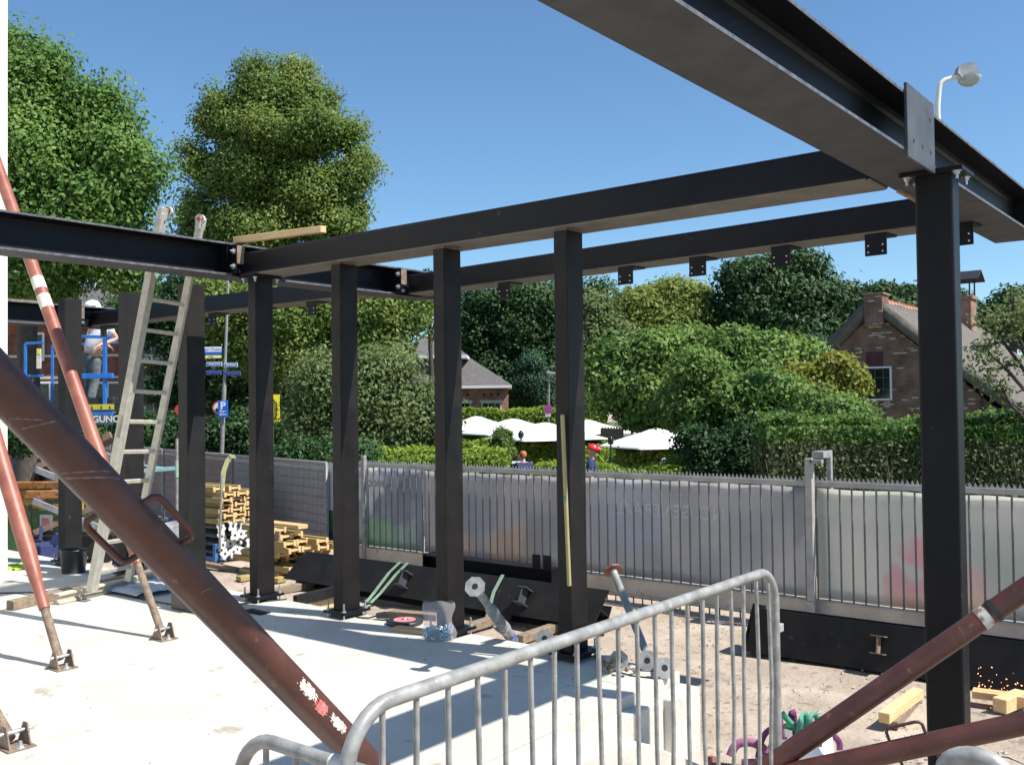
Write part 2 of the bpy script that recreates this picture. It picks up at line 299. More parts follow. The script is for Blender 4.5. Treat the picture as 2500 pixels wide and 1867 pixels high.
def text(s, size, m, parent, loc, right, up, name='lettering', depth=.001, align='CENTER', mirror=False, bold=0, offset=0.0):
    cu = bpy.data.curves.new('t', 'FONT'); cu.body = s; cu.size = size; cu.align_x = align; cu.align_y = 'CENTER'; cu.extrude = depth; cu.offset = bold
    o = bpy.data.objects.new('t', cu); COL.objects.link(o)
    dg = bpy.context.evaluated_depsgraph_get(); me = bpy.data.meshes.new_from_object(o.evaluated_get(dg)); bpy.data.objects.remove(o)
    right = Vector(right).normalized(); up = Vector(up).normalized(); nrm = right.cross(up)
    if mirror: right = -right
    root = parent
    while root is not None and root.parent is not None: root = root.parent
    base = Vector(loc)-(Vector(root.location) if root is not None else Vector((0, 0, 0)))
    for vtx in me.vertices:
        c = vtx.co.copy(); vtx.co = base+right*c.x+up*c.y+nrm*(c.z+offset)
    me.materials.clear(); me.materials.append(m); ob = bpy.data.objects.new(name, me); COL.objects.link(ob); ob.parent = parent
    return ob

# foliage: leaf-sized faces in clumps spread through ellipsoids
def leaf_mesh(name, pts, nrm, size, m, parent=None, off=(0, 0, 0), asp=.62):
    n = len(pts); nrm = nrm/np.maximum(np.linalg.norm(nrm, axis=1, keepdims=True), 1e-6)
    a = RS.normal(size=(n, 3)); t = np.cross(nrm, a); t /= np.maximum(np.linalg.norm(t, axis=1, keepdims=True), 1e-6); b = np.cross(nrm, t)
    sz = size*RS.uniform(.6, 1.35, (n, 1)); bend = nrm*sz*RS.uniform(-.25, .25, (n, 1))
    v = np.empty((n, 4, 3)); v[:, 0] = pts-t*sz*.55; v[:, 1] = pts+b*sz*asp*.5+bend; v[:, 2] = pts+t*sz*.55; v[:, 3] = pts-b*sz*asp*.5+bend
    v -= np.array(off); me = bpy.data.meshes.new(name)
    me.vertices.add(4*n); me.vertices.foreach_set('co', v.reshape(-1)); me.loops.add(4*n); me.loops.foreach_set('vertex_index', np.arange(4*n, dtype=np.int32))
    me.polygons.add(n); me.polygons.foreach_set('loop_start', np.arange(0, 4*n, 4, dtype=np.int32)); me.polygons.foreach_set('loop_total', np.full(n, 4, dtype=np.int32))
    me.materials.append(m); me.update(calc_edges=True); o = bpy.data.objects.new(name, me); COL.objects.link(o)
    if parent is not None: o.parent = parent
    return o
def blob_points(blobs, n, clump=.45, cl_per=26, inner=.35, droop=0.0):
    # leafy boughs: clumps crowd the crown's surface, lobed by a lumpy radius, with gaps between; fewer leaves fill the inside
    bl = [(np.array(c), np.array(r)) for c, r in blobs]; wts = np.array([(r[0]*r[1]*r[2])**(2/3) for c, r in bl]); wts /= wts.sum()
    k = max(6, n//(cl_per*5)); idx = RS.choice(len(bl), k, p=wts); C = np.array([bl[i][0] for i in idx]); Q = np.array([bl[i][1] for i in idx])
    d = RS.normal(size=(k, 3)); d /= np.linalg.norm(d, axis=1, keepdims=True); isin = RS.rand(k, 1) < inner
    rad = np.where(isin, RS.uniform(.25, .75, (k, 1)), RS.uniform(.72, 1.10, (k, 1))); cc = C+d*Q*rad
    crad = clump*RS.uniform(.45, 1.35, (k, 1)); cw = (crad[:, 0]**1.6); cw /= cw.sum(); rep = RS.choice(k, n, p=cw)
    e = RS.normal(size=(n, 3)); e /= np.linalg.norm(e, axis=1, keepdims=True); e *= RS.rand(n, 1)**.45; e[:, 2] *= .8
    p = cc[rep]+e*crad[rep]*1.15
    if droop: p[:, 2] -= droop*RS.rand(n)**2
    st = RS.rand(n) < .03; p[st] += RS.normal(size=(st.sum(), 3))*clump*.35
    nr = e*.9+d[rep]*.35+RS.normal(size=(n, 3))*.55+np.array([.2, 0, .4]); return p, nr
def pxblob(u, v, ru, rv, d, dep=None):
    c = at(u, v, d); s = d/FPX; a = ru*s; b = rv*s; k = dep if dep else (a+b)*.45
    return (tuple(c), (max(a, k*.75), max(a*.8, k), b))
def trunk(name, base, top, r0, limbs, parent, m, jit=.15):
    b = Vector(base); t = Vector(top); mb = MB(); n = 6
    pts = [b.lerp(t, i/n)+Vector((random.uniform(-jit, jit), random.uniform(-jit, jit), 0))*(i > 0) for i in range(n+1)]
    mb.tube([b-Vector((0, 0, .2))]+pts, [r0*1.35]+[r0*(1-.75*i/n) for i in range(n+1)], 10)
    for q, fr in limbs:
        s0 = b.lerp(t, fr); q = Vector(q); mid = s0.lerp(q, .5)+Vector((random.uniform(-.3, .3), random.uniform(-.3, .3), random.uniform(0, .5)))
        mb.tube([s0, mid, q], [r0*.5*(1-fr*.5), r0*.3, r0*.08], 7)
        for _ in range(2):
            e = q+Vector((random.uniform(-1, 1), random.uniform(-1, 1), random.uniform(-.3, .5)))*min(.9, (s0-q).length*.12)
            mb.tube([mid.lerp(q, .6), e], [r0*.16, r0*.04], 5)
    return mb.build(name, m, parent)
def tree(name, label, cat, d, blobs, n, size, m, base_u, base_v, r0=.25, clump=.5, group=None, extra=None, droop=0, top=None, inner=.35, cl_per=26):
    bs = [pxblob(b[0], b[1], b[2], b[3], d+(b[4] if len(b) > 4 else 0)) for b in blobs]
    c = at(base_u, base_v, d); base = Vector((c.x, c.y, gz(c.x, c.y)))
    t = thing(name, label, cat, tuple(base), 0, group); off = tuple(base); size *= .66; n = int(n*1.75)
    bq = [(c_, tuple(max(r_-.5*clump, .5*r_) for r_ in q_)) for c_, q_ in bs]; p, nr = blob_points(bq, n, clump*1.2, cl_per, inner, droop); leaf_mesh('crown', p, nr, size, m, t, off)
    hi = max(bs, key=lambda q: q[0][2]); tp = Vector(top) if top else Vector((base.x, base.y, hi[0][2]))
    trunk('trunk', base, tp, r0, [(q[0], min(.9, max(.15, (q[0][2]-base.z)/(tp.z-base.z)*.7))) for q in bs[:9]], t, M['bark'])
    if extra:
        for (nm, ebs, en, esz, em) in extra:
            p, nr = blob_points([pxblob(b[0], b[1], b[2], b[3], d) for b in ebs], en, clump*.7, 12); leaf_mesh(nm, p, nr, esz, em, t, off)
    return t

# ================================================================== THE SETTING
# ground sheet: yard level, falling to the street behind the gate, out to the horizon
def ground():
    xs = [-900, -300, -120, -80]+[-60+i*1.0 for i in range(101)]+[60, 120, 300, 900]; ys = [-300, -60, -10]+[-5+i*.5 for i in range(80)]+[40, 50, 60, 90, 150, 300, 900]
    mb = MB(); vs = []
    for y in ys:
        for x in xs:
            z = gz(x, y); 
            if -14 < x < 3 and 5.2 < y < 9.2: z += .035*math.sin(x*2.3+y*1.7)*math.sin(y*3.1-x*.7)
            vs.append((x, y, z))
    nx = len(xs); fs = [(j*nx+i, j*nx+i+1, (j+1)*nx+i+1, (j+1)*nx+i) for j in range(len(ys)-1) for i in range(nx-1)]
    mb.add(vs, fs, True); o = mb.build('ground', M['dirt']); tag(o, kind='structure')
    # terrace and verge beyond the gate
    def sheet(name, m, x0, x1, y0, y1, dz, step=.75):
        k = MB(); X = int((x1-x0)/2); Y = max(2, int((y1-y0)/step)); vv = [(x0+(x1-x0)*i/X, y0+(y1-y0)*j/Y, gz(0, y0+(y1-y0)*j/Y)+dz) for j in range(Y+1) for i in range(X+1)]
        k.add(vv, [(j*(X+1)+i, j*(X+1)+i+1, (j+1)*(X+1)+i+1, (j+1)*(X+1)+i) for j in range(Y) for i in range(X)], True)
        return tag(k.build(name, m), kind='structure')
    sheet('verge', M['grassy'], -90, 40, 23.2, 150, .012)
    sheet('street', M['asphalt'], -90, 40, 12.5, 19, .03)
    sheet('terrace', M['paving'], -90, 40, 19.2, 23, .02)
ground()
# pebbles scattered on the yard as one uncountable thing
def pebbles():
    mb = MB()
    for _ in range(2600):
        x = random.uniform(-9, -.3); y = random.uniform(4.9, 9.0)
        if x < -2.75 and y < 5.4: continue
        r = random.choice((.005, .007, .009, .012, .018)); z = gz(x, y)+.035*math.sin(x*2.3+y*1.7)*math.sin(y*3.1-x*.7)
        c = Vector((x, y, z+r*.2)); a = random.random()*3
        vs = [c+Vector((math.cos(a+k*2.1)*r*random.uniform(.7, 1.4), math.sin(a+k*2.1)*r*random.uniform(.7, 1.4), 0)) for k in range(3)]+[c+Vector((0, 0, r*.8))]
        mb.add(vs, [(0, 1, 3), (1, 2, 3), (2, 0, 3)])
    tag(mb.build('gravel', M['pebble']), kind='stuff')
pebbles()
# concrete floor slab with its stepped corner, and the lower footing in front of it
mb = MB(); mb.box(-13.2, -2.95, .0, 5.34, -.5, 0)
o = mb.build('floor_slab', M['concrete'], None, .006); tag(o, 'pale new concrete floor slab lit by the sun', 'floor slab', kind='structure')
mb = MB(); mb.box(-2.948, -2.867, 4.05, 4.99, -.6, -.07); mb.box(-2.948, -2.812, 4.9905, 5.335, -.6, -.068)
tag(mb.build('slab_ledge', M['concrete2'], None, .008), kind='structure')
mb = MB(); mb.prism([(-2.9485, .4, -.8), (-2.9485, 5.04, -.8), (-2.9485, 5.04, -.49), (-2.9485, 4.98, -.40), (-2.9485, 4.36, -.10), (-2.9485, 4.0, -.012), (-2.9485, .4, -.012)], (.36, 0, 0))
tag(mb.build('footing', M['concrete2'], None, .008), kind='structure')
# white rendered building wall at the left edge
mb = MB(); mb.box(-10.75, -10.43, -3, 4.64, -.6, 9)
solo(mb, 'building_wall', M['plaster'], 'tall white rendered wall end at the left edge of the photo', 'wall')

# ================================================================== STEEL FRAME
ZB, ZT = 2.80, 3.085
def column(x, y, w_, d_, z0, z1, label, big=False, plate=True, m='steel_brown'):
    t = thing('steel_column', label, 'column', (x, y, z0), 0, 'black steel columns of the frame')
    k = MB(); k.box(x-w_/2, x+w_/2, y-d_/2, y+d_/2, z0+.055, z1-.012); k.build('shaft', M[m], t, .012 if big else .005, 2)
    k = MB(); pw, pd = w_/2+.07, d_/2+.05
    k.box(x-pw, x+pw, y-pd, y+pd, z0+.035, z0+.055); k.build('base_plate', M['steel'], t, .002)
    k = MB(); k.box(x-pw+.05, x+pw-.05, y-pd+.04, y+pd-.04, z0, z0+.033); k.build('packing_shim', M['black'], t)
    for sx in (-1, 1):
        for sy in (-1, 1):
            q = MB(); q.bolt((x+sx*(pw-.03), y+sy*(pd-.03), z0+.056), (0, 0, 1), .013, .014, .05); q.tube([(x+sx*(pw-.03), y+sy*(pd-.03), z0+.001), (x+sx*(pw-.03), y+sy*(pd-.03), z0+.034)], .008, 8); q.build('anchor_bolt', M['zinc'], t)
    return t
def cap(t, x, y, w_, d_, z):
    k = MB(); k.box(x-w_/2-.06, x+w_/2+.06, y-d_/2-.05, y+d_/2+.05, z-.024, z-.002); k.build('cap_plate', M['steel'], t, .002)
    for sx in (-1, 1):
        for sy in (-1, 1):
            q = MB(); q.bolt((x+sx*(w_/2+.028), y+sy*(d_/2+.022), z-.025), (0, 0, -1), .015, .016, .022); q.build('cap_bolt', M['zinc'], t)
xs = [-6.935, -5.855, -4.745, -3.665]
lab = ['black steel column under the beam junction, farthest left of the four bolted to the slab edge',
       'black steel column in front of the leafy shrub, second along the slab edge',
       'black steel column with the clear bag of bolts at its foot',
       'black steel column with the yellow spirit level leaning on it']
for i, x in enumerate(xs):
    t = column(x, 5.22, .105, .185, 0, ZB if i else ZB-.004, lab[i])
    if i == 0: cap(t, x, 5.22, .105, .185, ZB)
    else:
        k = MB(); k.box(x-.045, x+.045, 5.135, 5.295, ZB-.012, ZB); k.build('top_packing', M['rust'], t)
t = column(-1.345, 5.16, .18, .13, -.56, ZB, 'large black steel column nearest the camera at the right, carrying the deep beam', True, m='steel'); cap(t, -1.345, 5.16, .18, .13, ZB)
for x, l, h in ((-7.98, 'free standing black steel column right of the aluminium ladder', 2.83), (-9.03, 'free standing black steel column half hidden behind the aluminium ladder', 2.83), (-10.26, 'black steel column rising behind the black bucket', 2.87)):
    column(x, 5.22, .15, .19, 0, h, l, m='steel_dust')
def ibeam(x, y0, y1, w_, label, z0=ZB, z1=ZT, stiff=(), endp=True):
    t = thing('steel_beam', label, 'steel beam', (x, (y0+y1)/2, z0), 0, 'deep I beams running out over the slab edge')
    h = w_/2; k = MB(); tf = .018
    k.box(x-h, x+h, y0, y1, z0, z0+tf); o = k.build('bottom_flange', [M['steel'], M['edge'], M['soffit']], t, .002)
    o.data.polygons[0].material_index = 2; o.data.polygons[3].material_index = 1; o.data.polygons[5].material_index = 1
    k = MB(); k.box(x-h, x+h, y0, y1, z1-tf, z1); o = k.build('top_flange', [M['steel'], M['edge']], t, .002)
    o.data.polygons[3].material_index = 1; o.data.polygons[5].material_index = 1
    k = MB(); k.box(x-.006, x+.006, y0, y1, z0+tf, z1-tf)
    for s in (-1, 1):   # root fillets
        for zz, dz in ((z0+tf, 1), (z1-tf, -1)):
            k.prism([(x+s*.006, y0, zz), (x+s*.03, y0, zz), (x+s*.013, y0, zz+dz*.01), (x+s*.006, y0, zz+dz*.028)], (0, y1-y0, 0))
    k.build('web', M['steel'], t)
    for ys in stiff:
        for s in (-1, 1):
            k = MB(); k.box(x+(s*.0065 if s > 0 else -h+.012), x+(h-.012 if s > 0 else -.0065), ys-.006, ys+.006, z0+tf+.001, z1-tf-.001); k.build('stiffener', M['steel'], t)
    return t
tR = ibeam(-1.485, -.6, 7.8, .30, 'huge black I beam crossing overhead at the upper right', stiff=(7.65,))
k = MB(); k.box(-1.333, -1.318, 4.60, 5.04, ZB-.03, ZT+.03); k.build('splice_plate', M['plate'], tR, .002)
k = MB()
for (y, z) in ((4.97, 3.02), (4.69, 2.86), (4.83, 2.86), (4.97, 2.86)): k.tube([(-1.3175, y, z), (-1.3165, y, z)], .011, 12)
k.build('bolt_hole', M['black'], tR)
k = MB(); k.box(-1.62, -1.60, 5.42, 6.6, ZB-.018, ZB-.001); k.build('shim_strip', M['rust'], tR)
tL = ibeam(-7.235, .2, 7.62, .30, 'deep black I beam with the ladder against it, running in from the left edge', stiff=(5.0,))
tF = ibeam(-12.98, 2.5, 7.2, .30, 'distant black I beam ending behind the bucket column at far left', stiff=(7.05,))
for t, x, ys_ in ((tL, -7.235, (5.02, 7.0)), (tF, -12.98, (6.6,))):    # bolted end plates carrying the long beams
    for yb in ys_:
        k = MB(); k.box(x+.1515, x+.166, yb+.01, yb+.58, ZB-.004, ZB+.10); k.build('seat_plate', M['steel'], t, .002)
        for dy in (.1, .3, .5):
            q = MB(); q.bolt((x+.167, yb+dy, ZB+.05), (1, 0, 0), .016, .014, .02); q.build('plate_bolt', M['zinc'], t)
        k = MB(); k.box(x+.008, x+.24, yb-.006, yb+.006, ZB+.02, ZT-.02); k.build('end_plate', M['steel'], t, .002)
        k = MB(); k.box(x+.19, x+.232, yb+.0065, yb+.09, ZB+.10, ZT-.03); k.build('rusty_edge', M['rust'], t, .001)
        for z_ in (ZT-.08, ZB+.075):
            q = MB(); q.bolt((x+.205, yb-.007, z_), (0, -1, 0), .018, .014, .02); q.build('plate_bolt', M['zinc'], t)
def longbeam(x0, x1, y0, y1, z1, label, drops=(), g='long edge beams parallel to the slab'):
    t = thing('steel_beam', label, 'steel beam', ((x0+x1)/2, (y0+y1)/2, ZB), 0, g)
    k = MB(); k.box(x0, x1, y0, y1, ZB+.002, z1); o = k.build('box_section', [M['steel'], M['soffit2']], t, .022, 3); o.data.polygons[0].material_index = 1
    for xd in drops:
        k = MB(); k.box(xd-.075, xd+.075, y0+.02, y0+.032, ZB-.15, ZB+.001); k.box(xd-.075, xd+.075, y0+.032, y1-.08, ZB-.012, ZB+.001)
        for a in (-1, 1):
            for b in (0, 1): pass
        hp = k.build('drop_plate', M['steel'], t, .001)
        q = MB()
        for a in (-1, 1):
            for b in (0, 1): q.tube([(xd+a*.05, y0+.0155, ZB-.125+b*.045), (xd+a*.05, y0+.0195, ZB-.125+b*.045)], .0055, 8)
        q.build('bolt_hole', M['white'], hp)
    return t
longbeam(-7.07, -1.66, 5.10, 5.43, 3.005, 'long black box beam resting on the row of columns')
tC = longbeam(-7.00, -1.64, 6.80, 7.09, 3.005, 'outer black edge beam with small perforated plates hanging under it, on the right', [-5.67, -4.96, -4.27, -3.57, -2.86, -2.15, -1.93+.34])
tC.rotation_euler = (0, 0, R(-4.4)); tC.location.y += .10
longbeam(-12.80, -7.40, 6.80, 7.09, 3.005, 'outer black edge beam of the far bay, in front of the worker on the lift', [-8.19, -9.07, -10.0, -12.5])
# loose timber on top of the junction
mb = MB(); mb.bar((-7.15, 5.12, ZT+.038), (-6.03, 5.16, ZT+.005), .06, .055); solo(mb, 'timber_batten', M['wood'], 'loose wooden batten lying on top of the beam junction', 'timber', bevel=.003)
mb = MB(); mb.bar((-12.98, 5.2, ZT+.02), (-12.95, 6.3, ZT+.02), .03, .03); solo(mb, 'hammer_handle', M['wood_grey'], 'thin pale stick lying on the distant beam at far left', 'stick')
# spirit level leaning on the fourth column
sx = -3.665-.09
t = thing('spirit_level', 'long yellow spirit level leaning on the column', 'spirit level', (sx, 5.11, .62))
k = MB(); p0 = ony(1390, 1430, 5.10); p1 = ony(1373, 1012, 5.10); k.bar(p0, p1, .022, .022, (0, 1, 0)); k.build('body', mat('level_yellow', (.32, .27, .12), (.4, .34, .16), 6, .45), t, .003)
k = MB(); m_ = p0.lerp(p1, .51); k.bar(m_-Vector((0, .012, .02)), m_+Vector((0, -.012, .02)), .018, .004, (0, 1, 0)); k.build('vial', M['strapteal'], t)

# ================================================================== PUSH-PULL PROPS
def prop(label, foot, top, r, m, foot_plate=True, inner=.9, handle=None, hm=None, hz=None, group='inclined steel props'):
    foot = Vector(foot); top = Vector(top); d = (top-foot).normalized()
    t = thing('inclined_prop', label, 'steel prop', tuple(foot), 0, group)
    k = MB(); k.tube([foot+d*.06, foot+d*(inner+.05)], r*.52, 16)
    k.build('inner_tube', M['rust'], t)
    k = MB(); k.tube([foot+d*inner, foot+d*(inner+.2), foot+d*(inner+.22), foot+d*(inner+.27), foot+d*(inner+.42), top], [r*.66, r*.66, r*.8, r*.8, r, r], 28)
    k.build('outer_tube', m, t)
    if foot_plate:
        k = MB(); k.box(foot.x-.08, foot.x+.08, foot.y-.07, foot.y+.07, foot.z-.0, foot.z+.008)
        for s in (-1, 1):
            yy = foot.y+s*.05
            k.prism([(foot.x-.075, yy-.004, foot.z+.008), (foot.x+.06, yy-.004, foot.z+.008), (foot.x+.02, yy-.004, foot.z+.11), (foot.x-.02, yy-.004, foot.z+.11)], (0, .008, 0))
        k.build('foot_bracket', M['rust'], t, .001)
        k = MB(); k.bolt((foot.x+.055, foot.y, foot.z+.009), (0, 0, 1), .018, .012, .02); k.tube([foot+Vector((0, -.075, .075)), foot+Vector((0, .075, .075))], .011, 10); k.build('foot_bolt', M['zinc'], t)
    return t, d
def handle(t, c, d, side, r, m, L=.26, H=.12, th=.009):
    c = Vector(c); d = d.normalized(); side = (Vector(side)-d*Vector(side).dot(d)).normalized(); b = L*.16; pts = []
    pts = [c-d*L/2+side*r*.9, c-d*L/2+side*(r+H*.72), c-d*(L/2-b*.35)+side*(r+H*.93), c-d*(L/2-b)+side*(r+H), c+d*(L/2-b)+side*(r+H), c+d*(L/2-b*.35)+side*(r+H*.93), c+d*L/2+side*(r+H*.72), c+d*L/2+side*r*.9]
    k = MB(); k.tube(pts, th, 10); return k.build('handle', m, t)
def band(t, c, d, r, L, m, name='sticker'):
    k = MB(); k.tube([Vector(c)-d*L/2, Vector(c)+d*L/2], r+.0012, 28, False); return k.build(name, m, t)
F2 = Vector((-6.35, 3.92, 0)); D2 = Vector((-.69, .0, 1))
t2_, d2 = prop('slanting salmon red prop with two white sticker bands, leaning on the white wall', F2, F2+D2*5.85, .052, M['redprop'], inner=.62)
def on_line(F, D, v):   # point of a line seen at picture height v
    lo, hi = 0.0, 6.0
    for _ in range(50):
        mid = (lo+hi)/2; q = F+D*mid; e = q-CAMP; vv = IH/2-FPX*e.dot(UP)/e.dot(FW)
        if vv > v: lo = mid
        else: hi = mid
    return F+D*lo
for va, vb in ((684, 706), (727, 752)):
    a, b = on_line(F2, D2, vb), on_line(F2, D2, va); band(t2_, (a+b)/2, d2, .052, (a-b).length*1.25, M['sticker'])
F1 = Vector((-6.18, 3.09, 0)); D1 = Vector((-.66, .0, 1))
t1_, d1 = prop('slanting salmon red prop nearer the left edge with a thick collar low down', F1, F1+D1*6.1, .054, M['redprop'], inner=.42)
F3 = Vector((-4.93, 2.23, 0)); q3 = ony(0, 1757, 2.23); D3 = (q3-F3).normalized()
prop('rusty foot of a flatter prop entering at the bottom left corner', F3, F3+D3*5.2, .05, M['brownprop'], inner=4.3)
# foreground prop passing close to the camera
A = at(0, 936, 2.45); B = at(818, 1782, 3.57); D = (B-A).normalized(); P0 = A-D*1.2; P1 = B+D*.75
t = thing('inclined_prop', 'big dark rusty red prop slanting across the left foreground', 'steel prop', tuple(P1), 0, 'inclined steel props')
k = MB(); k.tube([P0, P1], .0595, 40); k.build('outer_tube', M['brownprop'], t)
tcm = (CAMP-A.lerp(B, .4)); tcm = (tcm-D*tcm.dot(D)).normalized(); sdm = D.cross(tcm).normalized()
for (s0_, a0, a1, ln, wd) in ((.38, -1.0, .9, .10, .0022), (.42, -1.1, .9, .12, .003), (.12, -.2, .8, .05, .002), (.15, -.6, .7, .04, .002), (.9, -.5, .0, .02, .002)):
    k = MB(); pp = []
    for i in range(15):
        f_ = i/14; an = a0+(a1-a0)*f_; pp.append((A+D*(s0_-ln*math.sin(f_*1.4))+(tcm*math.cos(an)+sdm*math.sin(an))*.0600, wd*(.4+abs(math.sin(i*2.3))*.9)))
    for (a_, w0), (b_, w1) in zip(pp[:-1], pp[1:]): k.add([a_-D*w0, a_+D*w0, b_+D*w1, b_-D*w1], [(0, 1, 2, 3)])
    k.build('scratch', mat('worn_scratch', (.25, .2, .18), (.12, .08, .07), 60, .7), t)
hc = A+D*((at(345, 1287, 2.75)-A).dot(D)+.07); rr = RT+UP*.92
handle(t, hc, D, rr, .05, M['rust'] if 0 else M['brownprop'], .195, .052, .0105); handle(t, hc-D*.05, D, -rr, .052, M['brownprop'], .195, .052, .0105)
# worn stickers on the sunlit lower half: ragged patches wrapped on the tube
def patch(t, s_mid, ang0, ang1, L, m, seed, name='worn_sticker', r=.0607):
    rnd = random.Random(seed); x, y = frame_from(D); C0 = A+D*s_mid; k = MB(); nu, nv = 22, 16; tocam = (CAMP-C0); tocam = (tocam-D*tocam.dot(D)).normalized(); side = D.cross(tocam).normalized()
    cells = [[math.sin(i*1.1+seed)*.35+math.sin(j*1.7+seed*2)*.35+rnd.uniform(-.45, .45)+1.15-1.25*(((i-nu/2)/(nu/2))**2+((j-nv/2)/(nv/2))**2) for j in range(nv)] for i in range(nu)]
    P_ = lambda i, j: C0+D*(L*(i/nu-.5))+(tocam*math.cos(ang0+(ang1-ang0)*j/nv)+side*math.sin(ang0+(ang1-ang0)*j/nv))*r
    for i in range(nu):
        for j in range(nv):
            if cells[i][j] > .12: k.add([P_(i, j), P_(i+1, j), P_(i+1, j+1), P_(i, j+1)], [(0, 1, 2, 3)])
    return k.build(name, m, t)
def sline(u, v): 
    # parameter along the tube nearest to a sighted point
    best = min(((Vector((0, 0, 0)) if 0 else (IW/2+FPX*(A+D*s-CAMP).dot(RT)/(A+D*s-CAMP).dot(FW)-u)**2+(IH/2-FPX*(A+D*s-CAMP).dot(UP)/(A+D*s-CAMP).dot(FW)-v)**2), s) for s in [i*.01 for i in range(-60, 240)]); return best[1]
for (u, v, a0, a1, L, m, sd) in ((735, 1660, -.9, -.15, .13, M['sticker'], 3), (765, 1705, -.75, 0.0, .09, M['sticker_red'], 8), (800, 1750, -.75, -.1, .12, M['sticker'], 5), (300, 1250, -.9, .9, .02, M['sticker'], 12)):
    if sd != 12: patch(t, sline(u, v), a0, a1, L, m, sd)
# two props crossing at the lower right
J = at(1905, 1850, 4.3)
def rprop(label, end, d_end, extra=None, rr=.047, beyond=.25):
    E_ = at(end[0], end[1], d_end); dd = (E_-J).normalized(); t = thing('inclined_prop', label, 'steel prop', tuple(J), 0, 'inclined steel props')
    k = MB(); k.tube([J-dd*beyond, E_+dd*1.2], rr, 28); k.build('outer_tube', M['brownprop'], t); return t, dd
tA, dA = rprop('rusty red prop climbing steeply to the right edge with a torn white label', (2500, 1440), 4.15, beyond=.12)
c = J+dA*((at(2400, 1508, 4.2)-J).dot(dA)); band(tA, c, dA, .0475, .045, mat('torn_dirty_label', (.5, .49, .45), (.2, .12, .09), 30, .6, lo=.45, hi=.55), 'label')
k = MB(); k.tube([c+dA*.04, c+dA*.062], .051, 24, False); k.build('collar', M['black'], tA)
J2 = J+Vector((.0, -.03, -.07))
t = thing('inclined_prop', 'rusty red prop lying almost level at the lower right with a loop handle', 'steel prop', tuple(J2), 0, 'inclined steel props')
E2 = at(2500, 1765, 3.95); dB = (E2-J2).normalized()
k = MB(); k.tube([J2+dB*.03, E2+dB*1.2], .046, 28); k.tube([J2-dB*.02, J2+dB*.02, J2+dB*.035], [.053, .053, .047], 24); k.build('outer_tube', M['brownprop'], t)
T2 = at(1742, 1872, 4.45); nn = int((J2-T2).length/.012); k = MB(); pts = []; rad = []
for i in range(nn*2+1): pts.append(J2.lerp(T2, i/(nn*2))); rad.append(.024 if i % 2 else .028)
k.tube(pts, rad, 14); k.build('threaded_spindle', M['rust'], t)
k = MB(); dd = (T2-J2).normalized(); k.tube([T2, T2+dd*.02], .05, 20); k.build('end_flange', M['redprop'], t)
hc = J2+dB*((at(2222, 1815, 4.1)-J2).dot(dB)); handle(t, hc, dB, UP+RT*-.1, .04, M['brownprop'], .15, .06, .007); handle(t, hc+dB*.015, dB, -UP, .04, M['brownprop'], .15, .06, .007)

# ================================================================== CROWD BARRIERS
def barrier(label, pts, r, bars, m, zlow):
    t = thing('crowd_barrier', label, 'barrier', tuple(Vector(pts[0])), 0, 'galvanised crowd barriers')
    k = MB(); k.tube(pts, r, 20); k.build('frame', m, t)
    return t
def rounded(y0, y1, z0, z1, x, rad=.16, n=8, axis='y'):
    P_ = lambda a, z: (x, a, z) if axis == 'y' else (a, x, z)
    s = 1 if y1 > y0 else -1; out = [P_(y0, z0)]
    out += [P_(y0+s*rad*(1-math.cos(k/n*math.pi/2)), z1-rad+rad*math.sin(k/n*math.pi/2)) for k in range(n+1)]
    out += [P_(y1-s*rad*(1-math.sin(k/n*math.pi/2)), z1-rad+rad*math.cos(k/n*math.pi/2)) for k in range(n+1)]
    return out+[P_(y1, z0)]
BX = -1.80; yA, yB = 1.60, 4.13
t = barrier('long galvanised crowd barrier with upright bars across the lower centre', rounded(yA, yB, -.2, .905, BX, .15), .0205, None, M['galv'], 0)
k = MB(); k.tube([(BX, yA, -.08), (BX, yB, -.08)], .017, 14); k.build('bottom_rail', M['galv'], t)
yb = yA+.12; i = 0
while yb < yB-.06:
    k = MB(); j1, j2 = random.uniform(-.006, .006), random.uniform(-.007, .007); zt = .885 if yb < yB-.16 else .87-.01
    k.tube([(BX, yb, -.075), (BX+j1, yb+j2, .15), (BX-j2, yb+j1*1.5, .42), (BX+j1*.5, yb-j2*.6, .68), (BX, yb, zt)], .0085, 10); k.build('upright_bar', M['galv'], t); yb += .1232
for z in (.62, .0):
    k = MB(); k.box(BX-.015, BX+.015, yB+.0195, yB+.06, z, z+.035); k.build('coupling_bracket', M['galv_dull'], t, .002)
# second barrier, nearer, running to the right from its rounded corner
c0 = at(655, 1808, 2.6); YB = c0.y; x0 = c0.x-.13; ZZ = c0.z
t = barrier('nearer crowd barrier of which only a curved corner shows at the bottom edge', [(x0, YB, -.3)]+[(x0+.15*(1-math.cos(k/8*math.pi/2)), YB, ZZ-.15+.15*math.sin(k/8*math.pi/2)) for k in range(9)]+[(x0+1.0, YB, ZZ)], .019, None, M['galv'], 0)
for q in (.12, .245, .37, .495):
    k = MB(); k.tube([(x0+q, YB, -.2), (x0+q, YB, ZZ-.015)], .0085, 10); k.build('upright_bar', M['galv'], t)
k = MB(); ta = Vector((x0+.42, YB, ZZ)); k.tube([ta-Vector((.03, 0, 0)), ta+Vector((.035, 0, 0))], .0225, 16, False); k.add([ta+Vector((.0, -.02, .0)), ta+Vector((.05, -.035, .02)), ta+Vector((.06, -.03, -.08)), ta+Vector((.01, -.025, -.07))], [(0, 1, 2, 3)]); k.build('tape', M['sticker'], t)
c3 = at(2385, 1862, 3.0)
